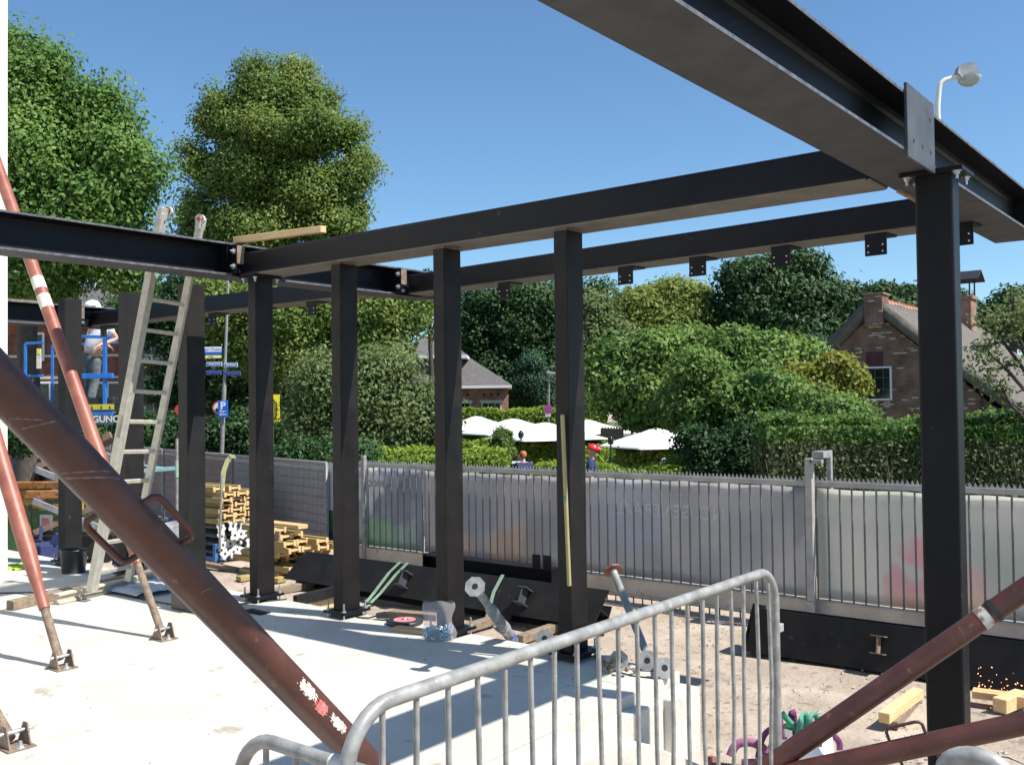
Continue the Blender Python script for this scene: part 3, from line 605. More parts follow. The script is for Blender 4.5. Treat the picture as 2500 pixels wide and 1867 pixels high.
pts = [(c3.x-.09, c3.y-.02, c3.z-.5)]+[(c3.x-.09*math.cos(k/12*math.pi), c3.y+.0*k, c3.z-.045+.06*math.sin(k/12*math.pi)) for k in range(13)]+[(c3.x+.09, c3.y+.02, c3.z-.5)]
t = barrier('rounded grey tube end of a barrier at the lower right corner', pts, .034, None, M['galv'], 0)
t.name = 'crowd_barrier'

# ================================================================== SLIDING GATE
GY = 9.35; GT = .90; GB = -.47
t = thing('sliding_gate', 'long grey palisade sliding gate with banners behind its bars', 'gate', (-5, GY, gz(0, GY)))
gx0, gx1 = -10.42, 1.2
k = MB(); k.box(gx0, gx1, GY-.045, GY+.045, GB, GB+.17); k.box(gx0, gx1, GY-.065, GY+.065, GB+.17, GB+.178); k.box(gx0, gx1, GY-.06, GY+.03, GB-.02, GB-.0015); k.build('bottom_beam', [M['gate_beam']], t, .004)
k = MB(); k.box(gx0, gx1, GY-.02, GY+.02, GT-.085, GT-.03); k.build('top_rail', M['galv_dull'], t, .003)
k = MB(); x = gx0
while x < gx1: k.add([(x, GY-.012, GT-.03), (x+.038, GY-.012, GT-.03), (x+.019, GY-.012, GT+.012), (x, GY-.009, GT-.03), (x+.038, GY-.009, GT-.03), (x+.019, GY-.009, GT+.012)], [(0, 1, 2), (3, 5, 4), (0, 2, 5, 3), (1, 4, 5, 2)]); x += .045
k.build('spike_strip', M['galv_dull'], t)
x = gx0+.04; bars_n = 0
pb = None
while x < gx1-.02:
    if pb is None or True:
        k = MB(); k.tube([(x, GY, GB+.178), (x, GY, GT-.085)], .0095, 8, False)
        if bars_n < 100: k.build('gate_bar', M['gate_bar'], t)
    bars_n += 1; x += .1165
k = MB(); k.box(gx0, gx0+.05, GY-.025, GY+.025, GB, GT+.01); k.build('end_frame', M['galv_dull'], t, .003)
k = MB(); x = gx0+.04
while x < gx1: k.tube([(x, GY-.03, GB-.10), (x, GY-.03, GB-.021)], .008, 6); x += .1165
o = k.build('lower_teeth', M['gate_bar'], t); o['kind'] = 'stuff'
k = MB(); k.box(gx0, gx1, GY+.3, GY+.36, gz(0, GY)-.1, gz(0, GY)+.16); solo(k, 'kerb', M['concrete2'], 'low pale kerb seen through the gap under the gate', 'kerb')
# guide post
px_ = ony(1985, 1300, GY-.1).x
t = thing('gate_post', 'tall galvanised guide post with a U shaped top standing in front of the gate', 'post', (px_, GY-.1, -.58))
k = MB(); k.box(px_-.05, px_+.02, GY-.16, GY-.085, -.58, 1.10); k.build('post', M['galv_dull'], t, .004)
k = MB(); k.box(px_+.0, px_+.12, GY-.16, GY-.10, 1.05, 1.09); k.box(px_+.075, px_+.12, GY+.085, GY+.14, .7, 1.17); k.box(px_+.0, px_+.118, GY-.10, GY+.14, 1.10, 1.165); k.build('guide_bracket', M['galv'], t, .003)
k = MB(); k.box(px_-.075, px_+.035, GY-.185, GY-.06, -.40, -.385); k.box(px_-.05, px_+.03, GY-.2, GY-.172, -.58, -.3); k.build('foot_bracket', M['galv_dull'], t, .002)
# banners tied behind the bars
def banner(label, x0, x1, z0, z1, m, dy=.05, bow=0.0, cat='banner'):
    t = thing('banner', label, cat, ((x0+x1)/2, GY+dy, z0), 0, 'printed banners tied behind the gate bars')
    k = MB(); nx, nz = 40, 10; vs = []
    for j in range(nz+1):
        for i in range(nx+1):
            a = i/nx; b = j/nz; zz = z0+(z1-z0)*b+(-.012*abs(math.sin(a*math.pi*6)) if j == nz else 0); vs.append((x0+(x1-x0)*a, GY+dy+.008*math.sin(a*31+b*4)*(1-b*.5), zz))
    k.add(vs, [(j*(nx+1)+i, j*(nx+1)+i+1, (j+1)*(nx+1)+i+1, (j+1)*(nx+1)+i) for j in range(nz) for i in range(nx)], True)
    o = k.build('cloth', m, t); sd = o.modifiers.new('thickness', 'SOLIDIFY'); sd.thickness = .0015
    return t
g3 = (0.47, 0.56, 0.41)
t = banner('banner with a green swoosh and mirrored lettering at the left end of the gate', -10.36, -9.01, -.285, .815, bannermat('banner_swoosh', (0.53, 0.56, 0.62), [(-.2, -.02+.42-.3, .42, (0.43, 0.62, 0.39), .75), (.3, .05, .35, (0.47, 0.60, 0.47), .6), (-.4, .82, .34, (0.86, 0.85, 0.85), .7)]))
text('De Kondor', .19, mat('banner_print_dark', (0.22, 0.22, 0.24), None), t, (-9.72, GY+.036, .60), (1, 0, 0), (0, 0, 1), 'lettering', .0005, mirror=True)
t = banner('dull brown and grey printed banner behind the gate, between the bagged column and the next', -9.00, -6.60, -.285, .80, bannermat('banner_brown', (0.51, 0.50, 0.51), [(.3, .0, .5, (0.70, 0.53, 0.39), .6), (-.6, .15, .3, (0.66, 0.51, 0.41), .5), (-.3, .6, .35, (0.43, 0.45, 0.49), .6), (.8, .3, .4, (0.39, 0.41, 0.43), .5)], (0.62, 0.60, 0.60)))
t = banner('plain lilac grey banner with very faint mirrored letters, right of the spirit level', -6.58, -3.66, -.285, .81, bannermat('banner_plain', (0.53, 0.525, 0.53), [(-.7, .7, .5, (0.56, 0.60, 0.68), .5)], (0.65, 0.635, 0.625)))
text('NO GENERAAL', .2, mat('banner_print_pale', (0.70, 0.69, 0.71), None), t, (-5.3, GY+.036, .47), (1, 0, 0), (0, 0, 1), 'lettering', .0005, mirror=True)
t = banner('banner with faded pink and yellow flowers on grey green, right of the guide post', -3.64, 1.1, -.285, .80, bannermat('banner_flowers', (0.66, 0.68, 0.62), [(-1.3, .52, .22, (0.86, 0.54, 0.56), .75), (-1.55, .15, .2, (0.86, 0.54, 0.56), .7), (-.95, .2, .25, (0.86, 0.62, 0.60), .6), (-1.5, -.1+.3-.3, .3, (0.86, 0.70, 0.53), .6), (-.05, .22, .26, (0.86, 0.77, 0.39), .7), (.05, -.08, .25, (0.86, 0.58, 0.56), .6), (-1.0, -.05, .28, (0.85, 0.71, 0.47), .5), (.6, .3, .3, (0.86, 0.62, 0.43), .6)], (0.81, 0.78, 0.73)))
# white and green board closing the gate end
mb = MB(); p = at(800, 1200, 13.75); mb.cur = 0; mb.bar((-11.02, 9.30, -.0), (-10.52, 9.24, -.0), .012, .0)
mb = MB(); a0 = Vector((-10.98, 9.33, 0)); a1 = Vector((-10.47, 9.25, 0)); dn = Vector((0, -.008, 0))
def slab(z0, z1, mi): mb.cur = mi; mb.add([a0+Vector((0, 0, z0)), a1+Vector((0, 0, z0)), a1+Vector((0, 0, z1)), a0+Vector((0, 0, z1)), a0+dn+Vector((0, 0, z0)), a1+dn+Vector((0, 0, z0)), a1+dn+Vector((0, 0, z1)), a0+dn+Vector((0, 0, z1))], [(0, 1, 2, 3), (4, 7, 6, 5), (0, 4, 5, 1), (1, 5, 6, 2), (2, 6, 7, 3), (3, 7, 4, 0)])
slab(.18, .86, 0); slab(-.12, .18, 1); slab(-.26, -.12, 2)
solo(mb, 'sign_board', [mat('board_grey_white', (.5, .52, .57), (.56, .58, .62), 2, .6), mat('board_green', (.04, .16, .08), None), M['navy']], 'white sign board with a green and navy foot where mesh fence meets gate', 'board')
# small round clutter post left of gate
mb = MB(); q = ony(888, 1130, 9.3); mb.box(q.x-.03, q.x+.03, q.y-.03, q.y+.03, -.58, .98); solo(mb, 'fence_post', M['galv'], 'short pale post standing up at the left end of the gate', 'post', bevel=.004)

# ================================================================== MESH FENCE
fd = Vector((-.9735, .2285, 0)); f0 = Vector((-10.75, 9.22, 0))
covers = ['lf', None]
fm = [mat('fence_cover_grey', (.46, .44, .44), (.58, .56, .56), 1.6, .9), mat('fence_cover_brown', (.40, .29, .27), (.5, .4, .37), 1.4, .9), mat('fence_cover_lilac', (.46, .41, .43), (.56, .5, .52), 1.6, .9)]
labs = ['mesh fence panel with grey cloth next to the gate, behind the timber pile', 'mesh fence panel with reddish brown cloth behind the yellow strap', 'mesh fence panel with brown cloth seen through the ladder rungs', 'mesh fence panel with lilac cloth behind the skip', 'mesh fence panel with pale cloth at the far left edge', 'mesh fence panel beside the white wall, farthest away']
fmi = [0, 1, 1, 2, 2, 0]
for i in range(6):
    a = f0+fd*(3.5*i); b = a+fd*3.44; zt = .86; zb = gz(a.x, a.y)+.06
    t = thing('mesh_fence', labs[i], 'fence panel', (a.x, a.y, zb), 0, 'mesh fence panels with cloth covers')
    k = MB(); k.tube([(a.x, a.y, zb), (a.x, a.y, zt), (b.x, b.y, zt), (b.x, b.y, zb), (a.x, a.y, zb)], .02, 10); k.build('frame', M['galv'], t)
    k = MB()
    for q in range(1, 84):
        c = a.lerp(b, q/84); k.bar((c.x, c.y, zb), (c.x, c.y, zt), .005, .005, (0, 1, 0))
    for q in range(1, 11):
        z = zb+(zt-zb)*q/11; k.bar((a.x, a.y-.005, z), (b.x, b.y-.005, z), .009, .009)
    k.build('wire_mesh', M['gate_bar'], t)
    k = MB(); n = Vector((.2285, .9735, 0))*.03; k.add([a+n+Vector((0, 0, zb+.03)), b+n+Vector((0, 0, zb+.03)), b+n+Vector((0, 0, zt-.02)), a+n+Vector((0, 0, zt-.02))], [(0, 1, 2, 3)])
    o = k.build('cloth_cover', fm[fmi[i]], t); sd = o.modifiers.new('thickness', 'SOLIDIFY'); sd.thickness = .002

# ================================================================== THINGS LYING ABOUT THE SITE
def h20(L, m_side, m_end=None):    # timber I-section formwork beam along local X, end at x=0, lying on its side
    k = MB()
    for y0, y1 in ((-.10, -.06), (.06, .10)): k.box(-L, 0, y0, y1, -.038, .038)
    k.box(-L+.002, -.002, -.06, .06, -.013, .013)
    o = k.build('formwork_beam', [m_side, m_end or m_side], None, .003)
    for p in o.data.polygons:
        if p.normal.x > .9: p.material_index = 1
    return o
M['wood_end'] = mat('sawn_timber_end', (.66, .38, .17), (.8, .55, .3), 18, .8, 0, .2, 60, c3=(.45, .25, .1), s3=30, p3=.62)
hb = h20(.85, M['wood_yellow'], M['wood_end']); first = True
def put(src, loc, rot, label, cat, group, cnt=[0]):
    c = src.copy() if src.get('used') else src; 
    if src.get('used'): COL.objects.link(c); 
    src['used'] = 1; 
    if c is not src and 'used' in c: del c['used']
    c.location = loc; c.rotation_euler = rot
    return tag(c, label, cat, group)
def put_plain(src, first, loc, rot, label, cat, group):
    c = src if first else src.copy()
    if not first: COL.objects.link(c)
    c.location = loc; c.rotation_euler = rot; return tag(c, label, cat, group)
fst = True
for r in range(7):
    n = 4 if r < 5 else (3 if r == 5 else 2)
    for c in range(n):
        rl = random.uniform(-.03, .03)+(R(90) if False else 0)
        put_plain(hb, fst, (-12.03+random.uniform(-.05, .04)-(.12 if r > 5 else 0), 8.43+c*.205+random.uniform(-.012, .012)+(.1 if r % 2 else 0)*.6, .02+r*.077), (rl, 0, random.uniform(-.012, .012)),
                  'yellow timber formwork beam in the tall square pile above the steel props', 'timber beam', 'timber beams piled above the steel props'); fst = False
hb2 = h20(.74, M['wood_yellow'], M['wood_end']); fst = True
for r in range(8):
    n = [4, 4, 4, 4, 4, 3, 2, 1][r]
    for c in range(n):
        put_plain(hb2, fst, (-10.24+[0, .05, -.35, -.28, .1, .02, -.05, -.1][r]*.8+random.uniform(-.14, .16)+c*.03, 8.12+c*.215+random.uniform(-.03, .03), -.53+r*.082), (random.uniform(-.08, .08), 0, random.uniform(-.05, .05)),
                  'yellow timber formwork beam in the untidy low pile behind the black steel', 'timber beam', 'timber beams in the untidy low pile'); fst = False
mb = MB(); mb.bar((-11.2, 8.25, .10), (-10.15, 8.3, .085), .17, .055); solo(mb, 'timber_plank', M['wood_orange'], 'thick orange plank lying on top of the untidy timber pile', 'plank', bevel=.004)
mb = MB(); mb.bar((-10.62, 8.03, -.02), (-10.3, 8.04, -.03), .04, .15); solo(mb, 'timber_offcut', M['wood_grey'], 'grey rectangular offcut on edge in front of the untidy timber pile', 'offcut', bevel=.004)
mb = MB(); mb.bar((-10.68, 7.97, -.14), (-10.5, 7.98, -.07), .05, .10); solo(mb, 'timber_offcut', M['wood_orange'], 'round shouldered orange offcut tilted against the untidy timber pile', 'offcut', bevel=.008)
# galvanised props stored with their plates facing out
M['prop_grey'] = mat('stored_prop_tube', (.07, .07, .08), (.14, .14, .15), 12, .5, .3)
def make_stored():
    t = thing('shoring_prop', 'galvanised shoring prop with a flower shaped end plate stored in the blue rack', 'steel prop', (0, 0, 0), 0, 'shoring props stored in the blue rack')
    k = MB(); k.tube([(0, 0, 0), (-1.5, 0, 0)], .03, 10); k.tube([(-.35, 0, 0), (-.42, 0, 0)], .036, 10); k.build('tube', M['prop_grey'], t)
    k = MB(); n = 24; pr = [(.072+.016*math.cos(4*a*2*math.pi/n)) for a in range(n)]
    o_ = [(0, pr[a]*math.cos(a*2*math.pi/n), pr[a]*math.sin(a*2*math.pi/n)) for a in range(n)]; i_ = [(0, .022*math.cos(a*2*math.pi/n), .022*math.sin(a*2*math.pi/n)) for a in range(n)]
    vs = o_+i_+[(.008, y, z) for _, y, z in o_]+[(.008, y, z) for _, y, z in i_]
    k.add(vs, [(2*n+a, 2*n+(a+1) % n, 3*n+(a+1) % n, 3*n+a) for a in range(n)]+[(a, n+a, n+(a+1) % n, (a+1) % n) for a in range(n)]+[(a, (a+1) % n, 2*n+(a+1) % n, 2*n+a) for a in range(n)])
    k.build('end_plate', M['white'] if 0 else mat('zinc_plate', (.62, .62, .6), (.78, .78, .76), 20, .6, 0), t); return t
sp = make_stored(); fst = True
for r in range(4):
    for c in range(5):
        o = sp if fst else copy_tree(sp); fst = False
        o.location = (-12.06+random.uniform(-.06, .1), 8.40+c*.135+random.uniform(-.012, .012), -.44+r*.125+random.uniform(-.01, .01)); o.rotation_euler = (random.uniform(0, 1.5), 0, random.uniform(-.02, .02))
t = thing('storage_rack', 'blue steel storage rack holding the shoring props', 'rack', (-12.2, 8.7, -.58))
for (x, y) in ((-12.15, 8.33), (-12.15, 9.22), (-13.3, 8.33), (-13.3, 9.22)):
    k = MB(); k.bar((x, y, -.58), (x, y, .0 if y > 9 or x < -13 else -.30), .06, .06, (1, 0, 0)); k.build('post', M['bluesteel'], t, .003)
k = MB(); k.bar((-13.3, 8.33, -.52), (-12.15, 8.33, -.52), .05, .07); k.bar((-12.15, 8.33, -.52), (-12.15, 9.22, -.52), .05, .05); k.bar((-13.3, 8.33, -.52), (-13.3, 9.22, -.52), .05, .05); k.build('frame', M['bluesteel'], t, .003)
k = MB(); q0 = at(536, 1345, 13.3); q1 = at(541, 1160, 13.3); k.tube([q0, q1], .018, 10); solo(k, 'standing_tube', M['galv'], 'thin grey tube standing upright before the tall timber pile', 'tube')
# yellow strap hung over the fence
k = MB(); pts = [at(u, v, 13.9) for u, v in ((541, 1190), (546, 1150), (556, 1122), (566, 1110), (571, 1118))]; s_ = RT*.035
for a, b in zip(pts[:-1], pts[1:]): k.add([a-s_, a+s_, b+s_, b-s_], [(0, 1, 2, 3)])
o = solo(k, 'webbing_strap', M['strapyellow'], 'pale yellow webbing strap hung over the mesh fence', 'strap'); sd = o.modifiers.new('thickness', 'SOLIDIFY'); sd.thickness = .008
# builder's trestle
t = thing('trestle', 'tall adjustable trestle with a pale blue cross bar behind the ladder', 'trestle', tuple(at(390, 1300, 12.6)))
for u, vt in ((347, 1070), (432, 1070)):
    k = MB(); a = at(u, 1330, 12.6); b = at(u, vt, 12.6); k.tube([a, b], .018, 10); k.build('post', M['galv'], t)
    k = MB(); c = at(u, 1165, 12.6); k.tube([c, c+Vector((0, 0, .22))], .027, 10); k.build('sleeve', M['strapgreen'], t)
k = MB(); k.bar(at(342, 1150, 12.6), at(436, 1142, 12.6), .04, .05); k.bar(at(347, 1135, 12.6), at(400, 1142, 12.6), .02, .02); k.build('cross_bar', mat('pale_blue_paint', (.28, .48, .52), (.35, .56, .6), 9, .5), t, .003)
# big grey bag of rubble under the trestle
k = MB(); c = at(392, 1270, 12.2); vs = []
nu, nv = 20, 8
for j in range(nv+1):
    for i in range(nu):
        a = i/nu*2*math.pi; z = j/nv; sq = 1/max(abs(math.cos(a)), abs(math.sin(a)))**.7; rr = .32*sq*(1+.06*math.sin(a*5+z*4)+.1*math.sin(z*3.1)); vs.append((c.x+rr*math.cos(a), c.y+rr*math.sin(a), -.58+z*.78+.02*math.sin(a*7)))
k.add(vs, [(j*nu+i, j*nu+(i+1) % nu, (j+1)*nu+(i+1) % nu, (j+1)*nu+i) for j in range(nv) for i in range(nu)], True); k.add([(c.x, c.y, .08)]+vs[-nu:], [(0, i+1, (i+1) % nu+1) for i in range(nu)], True)
solo(k, 'rubble_bag', mat('grey_rubble_bag', (.16, .165, .17), (.4, .4, .4), 7, .8, 0, .5, 20), 'crumpled grey bulk bag standing behind the ladder and trestle', 'bag')
# green skip at the left
def skip():
    t = thing('waste_skip', 'scraped green waste skip with a rusty orange rim at far left', 'skip', (0, 0, 0)); W2, D2_, H = 1.05, .8, 1.08
    k = MB(); b = [(-W2+.25, -D2_), (W2-.25, -D2_), (W2-.25, D2_), (-W2+.25, D2_)]; tp = [(-W2, -D2_-.05), (W2, -D2_-.05), (W2, D2_+.05), (-W2, D2_+.05)]
    vs = [(x, y, .08) for x, y in b]+[(x, y, H*.78) for x, y in tp]+[(x*.97, y*.96, H*.78) for x, y in tp]+[(x*.96, y*.95, .12) for x, y in b]
    k.add(vs, [(3, 2, 1, 0)]+[(i, (i+1) % 4, 4+(i+1) % 4, 4+i) for i in range(4)]+[(8+i, 8+(i+1) % 4, 12+(i+1) % 4, 12+i) for i in range(4)]+[(12, 13, 14, 15)]); k.build('body', M['dumpgreen'], t, .01)
    k = MB(); 
    for i in range(4): a, c = tp[i], tp[(i+1) % 4]; k.bar((a[0], a[1], H*.86), (c[0], c[1], H*.86), .05, .17); 
    k.build('hazard_band', M['dumpstripe'], t)
    k = MB()
    for i in range(4): a, c = tp[i], tp[(i+1) % 4]; k.bar((a[0], a[1], H), (c[0], c[1], H), .09, .12)
    k.build('rim', M['dumprust'], t, .01)
    for x in (-.45, .25):
        k = MB(); k.box(x-.035, x+.035, -D2_-.065, -D2_-.0, .1, H*.78); k.build('rib', M['dumpgreen'], t, .004)
    k = MB(); k.box(.42, .62, -D2_-.052, -D2_-.045, .55, .78); k.build('sticker', M['sticker'], t)
    k = MB(); k.box(.45, .56, -D2_-.056, -D2_-.0525, .6, .73); k.build('sticker_print', M['sticker_red'], t)
    return t
t = skip(); c = at(62, 1200, 15.0); t.location = (c.x, c.y+.3, -.66); t.rotation_euler = (0, 0, R(34))
# black bucket
bx, by = -9.70, 4.97
t = thing('bucket', 'black plastic bucket standing on the slab in front of a column', 'bucket', (bx, by, 0)); k = MB()
k.lathe([(0, .002), (.108, .002), (.112, .012), (.132, .225), (.138, .228), (.138, .24), (.128, .24), (.126, .222), (.104, .02), (0, .02)], (bx, by, 0), 40); k.build('body', M['black_plastic'], t)
k = MB(); k.tube([(bx+.137*math.cos(a), by+.137*math.sin(a)-.004, .225-.09*math.sin((a-.2)/(math.pi-.4)*math.pi)) for a in [.2+i*(math.pi-.4)/16 for i in range(17)]], .0035, 8); k.build('handle', M['zinc'], t)
# old timber and formwork beam lying under the ladder
a = onz(24, 1490, 0); b = onz(365, 1412, 0); k = MB(); k.bar(a+Vector((0, 0, .042)), b+Vector((-.1, .3, .042)), .085, .08); solo(k, 'timber_beam', M['wood_grey'], 'old brown square timber lying on the slab under the ladder', 'timber', bevel=.004)
dv = (b-a).normalized(); nn_ = Vector((-dv.y, dv.x, 0)); a2 = onz(128, 1474, 0)-nn_*.0+Vector((.065, .0, 0)); k = MB()
L_ = 1.75
for zz in (.02, .145): k.bar(a2+Vector((0, 0, zz*.55+.004)), a2+dv*L_+Vector((0, 0, zz*.55+.004)), .075, .022)
k.bar(a2+Vector((0, 0, .048)), a2+dv*L_+Vector((0, 0, .048)), .03, .07)
solo(k, 'formwork_beam', mat('cement_stained_timber', (.42, .37, .28), (.58, .52, .42), 8, .85, 0, .3, 40, stretch=(1, 1, 3)), 'cement stained pale formwork beam under the feet of the ladder', 'timber beam', bevel=.003)
# aluminium ladder
t = thing('ladder', 'double aluminium ladder with rollers on top leaning on the left I beam', 'ladder', (-8.15, 4.5, .1))
l0, l1 = Vector((-8.10, 4.30, .09)), Vector((-7.47, 4.60, 3.33)); r0_, r1_ = Vector((-8.25, 4.74, .10)), Vector((-7.47, 4.99, 3.30))
dl = (l1-l0).normalized(); ac = (r0_-l0).normalized(); fr = dl.cross(ac).normalized()
for (a, b, off) in ((l0, l1, Vector((0, 0, 0))), (l0, l1, ac*.062+fr*.02), (r0_, r1_, Vector((0, 0, 0)))):
    k = MB(); k.bar(a+off, b+off, .036, .062, fr); k.bar(a+off-ac*.020, b+off-ac*.020, .006, .070, fr); k.build('stile', M['alu'], t, .003)
for i in range(12):
    f_ = .042+i*.0815; k = MB(); a = l0.lerp(l1, f_)+ac*.05+fr*.03; b = r0_.lerp(r1_, f_); k.bar(a, b, .026, .034, dl); k.build('rung', M['alu'], t, .003)
for (q, off, sg) in ((l1, ac*.075, 1), (r1_, -ac*.02, -1)):
    k = MB(); k.bar(q-dl*.06+off*.2, q+dl*.05+off*.2, .085, .05, fr); k.build('end_fitting', M['alu'], t, .004)
    k = MB(); c = q+dl*.03+off; ax = (ac*1.0+fr*.2).normalized(); k.tube([c-ax*.017, c+ax*.017], .043, 24, True); k.build('roller', M['white_wheel'], t)
    k = MB(); k.tube([c-ax*.0185, c+ax*.0185], .031, 20, True); k.build('roller_hub', M['black_plastic'], t)
    k = MB(); k.tube([c-ax*.04, c-ax*.018], .02, 12); k.build('axle_cap', M['redpaint'], t)
k = MB(); a = l0.lerp(l1, .47); k.bar(a-ac*.021, a-ac*.021-dl*.2+dl*.0, .004, .045, fr); k.build('label', M['sticker_red'], t)
# black box, flat plates and bits on the slab
k = MB(); p = onz(440, 1493, 0); k.box(p.x-.17, p.x+.13, p.y+.02, p.y+.2, .0, .15); k.box(p.x-.19, p.x+.15, p.y, p.y+.22, .15, .165); solo(k, 'tool_crate', M['black_plastic'], 'low black crate with cable on it behind the big red prop', 'crate', bevel=.008)
k = MB(); p = onz(622, 1494, 0); k.box(p.x-.11, p.x+.13, p.y-.05, p.y+.06, .0, .009); solo(k, 'steel_shim', M['steel_dust'], 'flat black steel plate lying on the slab left of the second column', 'plate')
# cutting disc on its grinder
p = onz(988, 1522, 0)+Vector((.0, .0, .0)); t = thing('cutting_wheel', 'round black cutting wheel with a red label lying on the slab edge', 'cutting wheel', tuple(p)); k = MB()
k.lathe([(0, .03), (.13, .03), (.14, .026), (.14, .004), (.13, 0), (0, 0)], p+Vector((0, 0, .002)), 36); k.build('disc', M['black_plastic'], t)
k = MB(); k.ring(p+Vector((0, 0, .0325)), (0, 0, 1), .085, .03, .002, 28); k.build('label', M['sticker_red'], t)
k = MB(); k.lathe([(0, .012), (.016, .012), (.018, 0)], p+Vector((0, 0, .033)), 16); k.build('hub', M['zinc'], t)
p2 = p+Vector((-.26, -.02, .03)); t = thing('angle_grinder', 'small dark hand tool with a cord beside the cutting wheel', 'hand tool', tuple(p2)); k = MB()
k.tube([p2+Vector((-.02, 0, .0)), p2+Vector((.05, .02, .01)), p2+Vector((.1, .03, .01))], [.022, .028, .02], 12); k.tube([p2+Vector((.05, .02, .01)), p2+Vector((.06, .07, .0))], .015, 8); k.build('body', M['black_plastic'], t)
k = MB(); k.tube([p2+Vector((-.02, 0, 0)), p2+Vector((-.08, -.03, -.02)), p2+Vector((-.2, -.05, -.026))], .006, 8); k.build('cord', M['rubber'], t)
# offcuts near it
k = MB(); p = onz(1005, 1543, 0); k.bar(p+Vector((-.17, 0, .012)), p+Vector((.22, .06, .012)), .09, .02); solo(k, 'timber_offcut', M['wood_orange'], 'flat reddish board lying left of the clear bag', 'offcut')
k = MB(); p = onz(975, 1500, -.03); k.bar(p+Vector((-.1, 0, .0)), p+Vector((.32, .12, .0)), .1, .05); solo(k, 'timber_offcut', M['wood_grey'], 'grey board poking out from under the long black steel beam', 'offcut')
# clear bag of bolts
p = onz(1071, 1563, 0); t = thing('bolt_bag', 'clear plastic bag of pale blue nuts and washers on the slab', 'bag', tuple(p)); k = MB(); vs = []; nu, nv = 18, 10
for j in range(nv+1):
    z = j/nv; wx = .115*(1-.1*z)+.012*math.sin(z*9); wy = .06*(1-z)**.7+.004
    for i in range(nu):
        a = i/nu*2*math.pi; vs.append(p+RT*wx*math.cos(a)*(1+.05*math.sin(a*5+z*8))+Vector((-RT.y, RT.x, 0))*wy*math.sin(a)+Vector((0, 0, .002+z*.27+.01*math.sin(a*3)*z)))
k.add(vs, [(j*nu+i, j*nu+(i+1) % nu, (j+1)*nu+(i+1) % nu, (j+1)*nu+i) for j in range(nv) for i in range(nu)], True)
pm_ = bpy.data.materials.new('clear_bag_film'); pm_.use_nodes = True; N = pm_.node_tree.nodes; bs = N['Principled BSDF']; bs.inputs['Base Color'].default_value = (.75, .7, .7, 1); bs.inputs['Roughness'].default_value = .2
tr = N.new('ShaderNodeBsdfTransparent'); mx = N.new('ShaderNodeMixShader'); mx.inputs[0].default_value = .22; pm_.node_tree.links.new(tr.outputs[0], mx.inputs[1]); pm_.node_tree.links.new(bs.outputs[0], mx.inputs[2]); pm_.node_tree.links.new(mx.outputs[0], N['Material Output'].inputs[0])
k.build('film', pm_, t)
for i in range(48):
    k = MB(); q = p+RT*random.uniform(-.09, .09)+Vector((-RT.y, RT.x, 0))*random.uniform(-.035, .03)+Vector((0, 0, random.uniform(.012, .10)*(1 if i % 3 else .5))); ax = Vector((random.uniform(-1, 1), -1, random.uniform(-.6, .6)))
    k.ring(q, ax, .021, .0115, .008, 14); k.build('washer', M['bluegrey'], t)
# black steel members lying on the ground behind the columns
k = MB(); y_ = 7.75; x0_, x1_ = -9.75, -5.15
t = thing('steel_member', 'long black steel member lying tilted behind the columns, bound with a green strap', 'steel beam', ((x0_+x1_)/2, 7.8, -.58)); k = MB()
tl = R(58); up_ = Vector((0, math.cos(tl), math.sin(tl))); nm = Vector((0, -math.sin(tl), math.cos(tl))); Lx = Vector((1, 0, 0))
b0 = Vector((0, 7.66, -.46))
def sheetbar(k, x0, x1, base, h, th, xt0=0, xt1=0): k.prism([base+Lx*x0, base+Lx*x1, base+Lx*(x1+xt1)+up_*h, base+Lx*(x0+xt0)+up_*h], nm*th)
sheetbar(k, x0_, x1_, b0, .385, .014, .20, .06); k.build('flange', M['steel_dust'], t, .002)
k = MB(); c = b0+up_*.19; k.prism([c+Lx*x0_, c+Lx*x1_, c+Lx*x1_-nm*.2, c+Lx*x0_-nm*.2], up_*.012); k.build('web', M['steel_dust'], t)
k = MB(); sheetbar(k, x0_, x1_, b0-nm*.21, .30, .014); k.build('rear_flange', M['steel_dust'], t)
for cx_ in (-7.70, -6.02):
    k = MB(); c = Vector((cx_, 0, 0))+b0+nm*.015
    k.prism([c+up_*.10-Lx*.05, c+up_*.10+Lx*.06, c+up_*.112+Lx*.06, c+up_*.112-Lx*.05], nm*.12); k.prism([c+up_*.26-Lx*.05, c+up_*.26+Lx*.06, c+up_*.272+Lx*.06, c+up_*.272-Lx*.05], nm*.12); k.prism([c+up_*.112, c+up_*.112+Lx*.01, c+up_*.26+Lx*.01, c+up_*.26], nm*.115)
    cl_ = k.build('cleat', M['plate'], t, .001)
sb = MB()
for dx in (0, .12):
    pts = [Vector((-7.92+dx, 0, 0))+b0+up_*.40+nm*.02, Vector((-8.03+dx, 0, 0))+b0+up_*.25+nm*.02, Vector((-8.12+dx*.8, 0, 0))+b0+nm*.03, Vector((-8.15+dx*.6, -.12, -.08))+b0]
    for a, b in zip(pts[:-1], pts[1:]): sb.prism([a, a+Lx*.045, b+Lx*.045, b], nm*.006)
solo(sb, 'lashing_strap', M['strapgreen'], 'pale green webbing strap wrapped round the tilted black steel member', 'strap')
sb = MB(); pts = [Vector((-6.42, 0, 0))+b0+up_*.40+nm*.02, Vector((-6.46, 0, 0))+b0+up_*.2+nm*.02, Vector((-6.44, -.05, -.06))+b0]
for a, b in zip(pts[:-1], pts[1:]): sb.prism([a, a+Lx*.04, b+Lx*.04, b], nm*.006)
solo(sb, 'lashing_strap', M['strapgreen'], 'green webbing strap hanging just right of the bagged column', 'strap')
